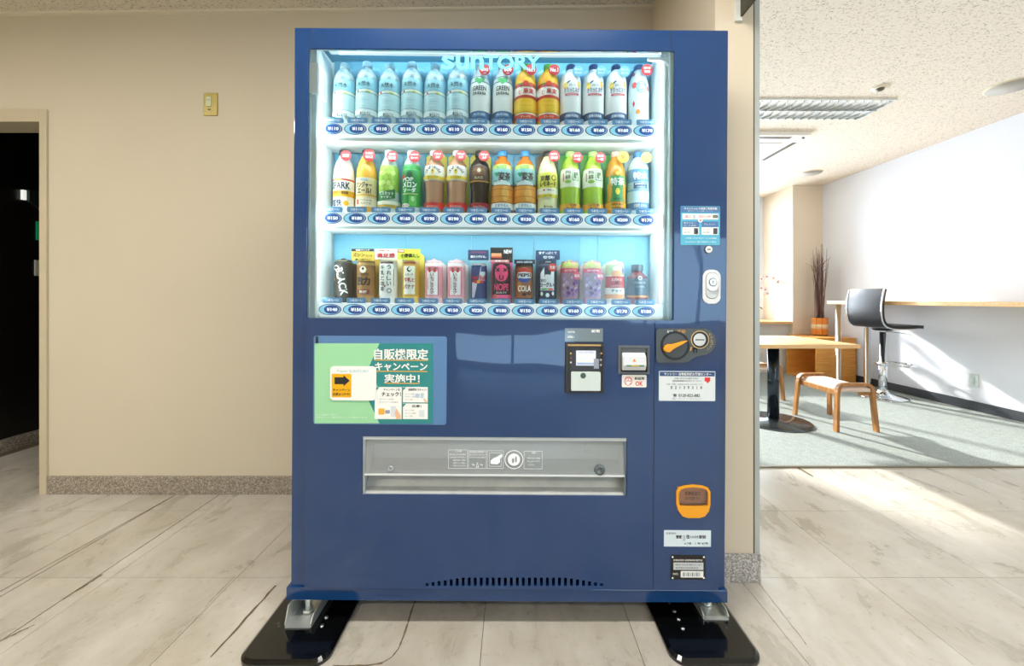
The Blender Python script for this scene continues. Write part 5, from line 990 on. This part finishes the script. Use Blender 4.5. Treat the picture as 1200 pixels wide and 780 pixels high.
# ottomans with bentwood hoops
def ottoman():
    r = empty('footstool', (0, 0, 0)); hw, hl, hh = .128, .205, .350
    for s_ in (-1, 1):
        y_ = s_*hl; pts = [(-hw-.022, y_*1.08, 0), (-hw-.004, y_*1.0, hh-.06)]
        for k in range(7): a_ = PI-PI/2*k/6; pts.append((-hw+.045+.045*math.cos(a_), y_, hh-.045+.045*math.sin(a_)))
        for k in range(7): a_ = PI/2-PI/2*k/6; pts.append((hw-.045+.045*math.cos(a_), y_, hh-.045+.045*math.sin(a_)))
        pts += [(hw+.004, y_, hh-.06), (hw+.022, y_*1.08, 0)]
        L = [p for p in pts if p[0] < -.05]; Rr = [p for p in pts if p[0] > .05]; M = [p for p in pts if abs(p[0]) <= hw-.02]
        sp_ = Vector((0, 1, 0))
        half = len(pts)//2
        MB().sweep(pts[:6], (.034, .022), WALN, sp_).build('leg', r); MB().sweep(pts[-6:], (.034, .022), WALN, sp_).build('leg', r)
        MB().sweep(pts[5:-5], (.034, .022), WALN, sp_).build('hoop', r)
    for s_ in (-1, 1): MB().box(s_*(hw-.012)-.009, s_*(hw-.012)+.009, -hl, hl, hh-.085, hh-.045, WALN).build('side_rail', r, bevel=.003)
    cu_ = MB(); n_ = 10; v = []; f_ = []
    for j in range(n_+1):
        t_ = j/n_*2-1
        for i in range(n_+1):
            u_ = i/n_*2-1; ed_ = (1-abs(u_)**4)*(1-abs(t_)**6); v.append((u_*.112, t_*.215, hh-.040+.030*ed_**.5+.012*abs(t_)**3))
    m_ = (n_+1)**2; v += [(p[0], p[1], hh-.055) for p in v]
    for j in range(n_):
        for i in range(n_):
            a_ = j*(n_+1)+i; f_.append((a_, a_+1, a_+n_+2, a_+n_+1)); f_.append((m_+a_, m_+a_+n_+1, m_+a_+n_+2, m_+a_+1))
    for i in range(n_):
        f_ += [(i, m_+i, m_+i+1, i+1), (n_*(n_+1)+i, n_*(n_+1)+i+1, m_+n_*(n_+1)+i+1, m_+n_*(n_+1)+i)]
        a_ = i*(n_+1); b2 = a_+n_+1; f_ += [(a_, b2, m_+b2, m_+a_), (a_+n_, m_+a_+n_, m_+b2+n_, b2+n_)]
    cu_.add(v, f_, pm('#e6cdbb', .9, var=.06, bump=.3, scale=200), True); cu_.build('seat_cushion', r)
    return r
ot = ottoman(); ot.location = (2.573, 3.225, CB); tag(ot, 'low bentwood footstool with a pale pink cushion standing free on the carpet', 'footstool', 'bentwood footstools')
o2 = dup(ot); o2.location = (2.50, 4.15, CB); tag(o2, 'low bentwood footstool half hidden behind the cafe table column', 'footstool', 'bentwood footstools')
# bar counter along the wall
bc = empty('bar_counter', (3.88, 3.5, CB)); tag(bc, 'narrow pale wood bar counter along the right wall on chrome legs', 'counter')
MB().box(3.65-3.88, XR-3.882, 2.15-3.5, 4.66-3.5, .940-CB, .976-CB, WOODT).build('worktop', bc, bevel=.003)
for x_, y_, r_ in ((3.715, 4.58, .027), (4.03, 4.56, .030), (3.715, 2.3, .027)):
    MB().lathe([(.05, 0), (.05, .006), (r_, .010), (r_, .930)], (x_-3.88, y_-3.5, 0), CHROME, 20).build('leg', bc)
# bar stool
bs = empty('bar_stool', (3.735, 4.05, CB)); tag(bs, 'black leather bar stool with a chrome pedestal at the counter', 'bar stool')
LEA = pm('#2c2e33', .35, var=.1, bump=.3, scale=90)
MB().lathe([(.195, 0), (.197, .004), (.19, .010), (.12, .026), (.06, .045), (.04, .07), (.036, .075)], (0, 0, 0), CHROME, 40).build('base', bs)
MB().lathe([(.034, .07), (.034, .36), (.026, .362), (.026, .66)], (0, 0, 0), CHROME, 22).build('column', bs)
sp_ = [(-.165, 1.10), (-.185, 1.02), (-.195, .92), (-.19, .82), (-.175, .765), (-.14, .728), (-.08, .712), (.0, .708), (.10, .710), (.17, .716), (.215, .712)]
for _ in range(2):
    n2_ = [sp_[0]]
    for a_, b_ in zip(sp_, sp_[1:]): n2_ += [(a_[0]*.75+b_[0]*.25, a_[1]*.75+b_[1]*.25), (a_[0]*.25+b_[0]*.75, a_[1]*.25+b_[1]*.75)]
    sp_ = n2_+[sp_[-1]]
def shell(m, off, th, mat, w_):
    n_ = len(sp_); v = []
    for i, (a_, b_) in enumerate(sp_):
        d = Vector((sp_[min(i+1, n_-1)][0]-sp_[max(i-1, 0)][0], sp_[min(i+1, n_-1)][1]-sp_[max(i-1, 0)][1])).normalized(); q_ = Vector((-d.y, d.x))
        for o_ in (off, off+th): v += [(a_+q_.x*o_, -w_, b_-CB+q_.y*o_), (a_+q_.x*o_, w_, b_-CB+q_.y*o_)]
    f_ = []
    for i in range(n_-1):
        k = 4*i; f_ += [(k, k+1, k+5, k+4), (k+2, k+6, k+7, k+3), (k, k+4, k+6, k+2), (k+1, k+3, k+7, k+5)]
    f_ += [(0, 2, 3, 1), (4*n_-4, 4*n_-3, 4*n_-1, 4*n_-2)]
    m.add(v, f_, mat, True)
s1 = MB(); shell(s1, -.004, .034, LEA, .195); so1 = s1.build('padded_seat', bs, bevel=.012, seg=3)
for sg_ in (-1, 1):
    s1 = MB(); s1.tube([(a_-.004, sg_*.199, b_-CB-.004) for a_, b_ in sp_], .007, CHROME, 8); s1.build('seat_trim', bs)
MB().lathe([(.07, .675), (.09, .690), (.09, .694)], (0, 0, 0), BLACK, 20).build('seat_mount', bs)
fr_ = MB(); pts = []
for k in range(24): a_ = 2*PI*k/24; pts.append((.12+.135*math.cos(a_), .15*math.sin(a_), .335))
fr_.tube(pts, .010, CHROME, 8, True); fr_.lathe([(.04, .32), (.04, .35)], (0, 0, 0), CHROME, 18); fr_.build('footrest', bs)
MB().tube([(.0, -.03, .668), (.09, -.10, .655), (.16, -.13, .640)], .005, CHROME, 6).build('lift_lever', bs)
# cabinet in the corner
cbx = empty('corner_cabinet', (3.855, 5.045, CB)); tag(cbx, 'low orange wood cabinet with open shelf side in the far corner', 'cabinet')
x0, x1, y0, y1, h_ = -.235, .235, -.265, .265, .526
MB().box(x0, x1, y0, y1, h_-.022, h_, WOODC).build('top_panel', cbx, bevel=.002)
MB().box(x0, x1, y0, y1, 0, .04, WOODC).build('bottom_panel', cbx, bevel=.002)
MB().box(x0, x1, y0, y0+.02, .04, h_-.022, WOODC).build('side_panel', cbx); MB().box(x0, x1, y1-.02, y1, .04, h_-.022, WOODC).build('side_panel', cbx)
MB().box(x1-.015, x1, y0+.02, y1-.02, .04, h_-.022, WOODC).build('back_panel', cbx)
# vase with twigs
vs = empty('twig_vase', (3.93, 5.14, CB+.526)); tag(vs, 'orange slatted vase of dry brown twigs standing on the corner cabinet', 'vase')
for k in range(9):
    a_ = 2*PI*k/9; m = MB(); m.box(-.026, .026, -.084, -.070, .012, .225, pm('#e08a30', .4, var=.1)); o = m.build('slat', vs); o.rotation_euler = (0, 0, a_)
MB().lathe([(.0875, .085), (.0875, .145)], (0, 0, 0), pm('#f0dcb4', .6), 24).build('pale_band', vs)
MB().lathe([(.0, .0), (.085, 0), (.085, .014), (.066, .016), (.066, .20), (.0, .20)], (0, 0, 0), pm('#3c2a20', .6), 20).build('vase_core', vs)
tw = MB(); twm = pm('#6a4a42', .8); twl = pm('#a08880', .8); random.seed(11)
for k in range(70):
    a_ = random.uniform(0, 2*PI); r0 = random.uniform(0, .05); r1 = random.uniform(.02, .10); hh = random.uniform(.65, .98); cl_ = random.uniform(0, .14)*(1 if random.random() < .5 else 0)
    p = []
    for q_ in range(7):
        t_ = q_/6; rr_ = r0+(r1-r0)*t_+cl_*max(0, t_-.65)**2*6; p.append((rr_*math.cos(a_)+random.uniform(-.004, .004), rr_*math.sin(a_)*.8, .19+hh*t_*(1-.12*max(0, t_-.7)*(cl_ > 0)*5)))
    tw.tube(p, [.0045-.0005*q_ for q_ in range(7)], twm if k % 3 else twl, 4)
tw.build('twigs', vs)['kind'] = 'stuff'
# orchid on the sill
oc = empty('orchid', (3.36, 5.62, .697)); tag(oc, 'white orchid in a dark pot on the window sill', 'potted plant')
MB().lathe([(.05, 0), (.07, .10), (.072, .11), (.062, .108), (.0, .10)], (0, 0, 0), pm('#1f1c1c', .4), 20).build('pot', oc)
random.seed(4)
for sx_, hgt in ((1, .62), (.55, .46), (-.8, .55)):
    p = [(0, 0, .1), (.02*sx_, 0, .3), (.06*sx_, -.02, hgt-.08), (.14*sx_, -.03, hgt), (.26*sx_, -.04, hgt-.03), (.34*sx_, -.04, hgt-.10)]
    MB().tube(p, .004, pm('#5f7a3c', .6), 5).build('stem', oc)
    for q_ in range(5):
        t_ = .35+q_*.15; i_ = min(4, int(t_*5)); f_ = t_*5-i_; c_ = Vector(p[i_]).lerp(Vector(p[i_+1]), min(1, f_)) if i_ < 5 else Vector(p[5]); m = MB()
        for e_ in range(5):
            a_ = 2*PI*e_/5+.3; u_ = Vector((math.cos(a_), -.25, math.sin(a_))); w_ = Vector((-math.sin(a_), 0, math.cos(a_))); s_ = .042
            m.add([c_, c_+u_*s_*.6+w_*s_*.45, c_+u_*s_*1.1, c_+u_*s_*.6-w_*s_*.45], [(0, 1, 2, 3)], pm('#f6f0f2', .6))
        m.lathe([(.0, -.01), (.010, -.004), (.0, .004)], (c_.x, c_.y-.012, c_.z), pm('#c2365a', .5), 8, axis='y'); m.build('blossom', oc)
for e_ in range(5):
    a_ = 2*PI*e_/5+.5; m = MB(); d = Vector((math.cos(a_), math.sin(a_)*.6, 0)); w_ = Vector((-d.y, d.x, 0)).normalized()*.028
    b0 = Vector((0, 0, .1)); v = []
    for q_ in range(6): t_ = q_/5; c_ = b0+d*.2*t_+Vector((0, 0, .09*math.sin(t_*PI*.8))); ww = w_*math.sin(PI*(.1+.85*t_)); v += [c_-ww, c_+ww]
    m.add(v, [(2*i, 2*i+1, 2*i+3, 2*i+2) for i in range(5)], pm('#2f5a30', .4)); m.build('leaf', oc)
# wall outlet
ou = empty('wall_outlet', (XR, 3.58, .275)); tag(ou, 'white wall outlet low on the right wall above the baseboard', 'wall outlet')
MB().box(-.007, -.0003, -.036, .036, -.058, .058, pm('#d9e4e0', .4)).build('cover_plate', ou, bevel=.002)
MB().box(-.010, -.006, -.012, .012, -.035, .035, pm('#bfcdc9', .4)).build('socket_insert', ou)
# ceiling fittings of the lounge
lf = empty('louvre_light', (2.2, 3.18, CZ)); tag(lf, 'recessed ceiling light with silver louvre grid', 'ceiling light')
MB().box(-.69, .69, -.165, -.155, -.012, -.0005, WHITE).box(-.69, .69, .155, .165, -.012, -.0005, WHITE).box(-.69, -.68, -.155, .155, -.012, -.0005, WHITE).box(.68, .69, -.155, .155, -.012, -.0005, WHITE).build('frame', lf)
MB().box(-.68, .68, -.155, .155, -.0022, -.0006, pm('#f2f2ee', .4)).build('reflector', lf)
for k in range(21):
    m = MB(); m.sweep([(-.64+.064*k, -.155, -.012), (-.61+.064*k, -.08, -.012), (-.64+.064*k, .0, -.012), (-.61+.064*k, .08, -.012), (-.64+.064*k, .155, -.012)], (.016, .006), pm('#b8bec0', .3, .6), Vector((0, 0, 1))); m.build('louvre_fin', lf)
MB().box(-.68, .68, -.004, .004, -.019, -.003, pm('#b8bec0', .3, .6)).build('centre_fin', lf)
ac = empty('air_conditioner', (2.30, 4.02, CZ)); tag(ac, 'white ceiling cassette air conditioner with dark air slots', 'air conditioner')
MB().prism(rrect(-.41, .41, -.41, .41, .05), 'z', -.035, -.0006, pm('#f2efe8', .4)).build('panel', ac, bevel=.004)
for a_ in range(4):
    m = MB(); m.box(-.24, .24, -.375, -.335, -.038, -.034, BLACK); o = m.build('air_slot', ac); o.rotation_euler = (0, 0, a_*PI/2)
    m = MB(); m.prism([(.335+.04*math.cos(t), -.335-.04*math.sin(t)) for t in [q_*PI/2/5 for q_ in range(6)]]+[(.335+.022*math.cos(t), -.335-.022*math.sin(t)) for t in [q_*PI/2/5 for q_ in range(5, -1, -1)]], 'z', -.038, -.034, BLACK); o = m.build('corner_slot', ac); o.rotation_euler = (0, 0, a_*PI/2)
MB().box(-.24, .24, -.24, .24, -.039, -.035, pm('#c9c6be', .5)).build('intake_grille', ac)
def disc(name, x_, y_, r_, lab, cat, grp, col='#b3b0a8', rim='#e6dfbe'):
    o = empty(name, (x_, y_, CZ)); tag(o, lab, cat, grp)
    MB().lathe([(r_+.008, -.0006), (r_+.008, -.005), (r_, -.007)], (0, 0, 0), pm(rim, .4), 32).build('rim', o)
    MB().lathe([(r_, -.0012), (r_, -.0085)], (0, 0, 0), pm(col, .6), 32).build('grille', o)
disc('ceiling_speaker', 3.53, 2.84, .125, 'round grey ceiling speaker nearest the viewer at the right frame edge', 'ceiling speaker', 'ceiling speakers')
disc('ceiling_speaker', 3.56, 4.80, .115, 'round grey ceiling speaker near the far corner', 'ceiling speaker', 'ceiling speakers')
sd_ = empty('smoke_detector', (2.617, 2.857, CZ)); tag(sd_, 'tiny round metal detector in the ceiling in front of the louvre light', 'detector')
MB().lathe([(.05, -.0006), (.048, -.006), (.026, -.010)], (0, 0, 0), pm('#efe6d2', .4), 24).build('rim', sd_)
MB().lathe([(.026, -.008), (.022, -.022), (.008, -.026)], (0, 0, 0), pm('#6a6458', .4, .6), 14).build('sensor', sd_)
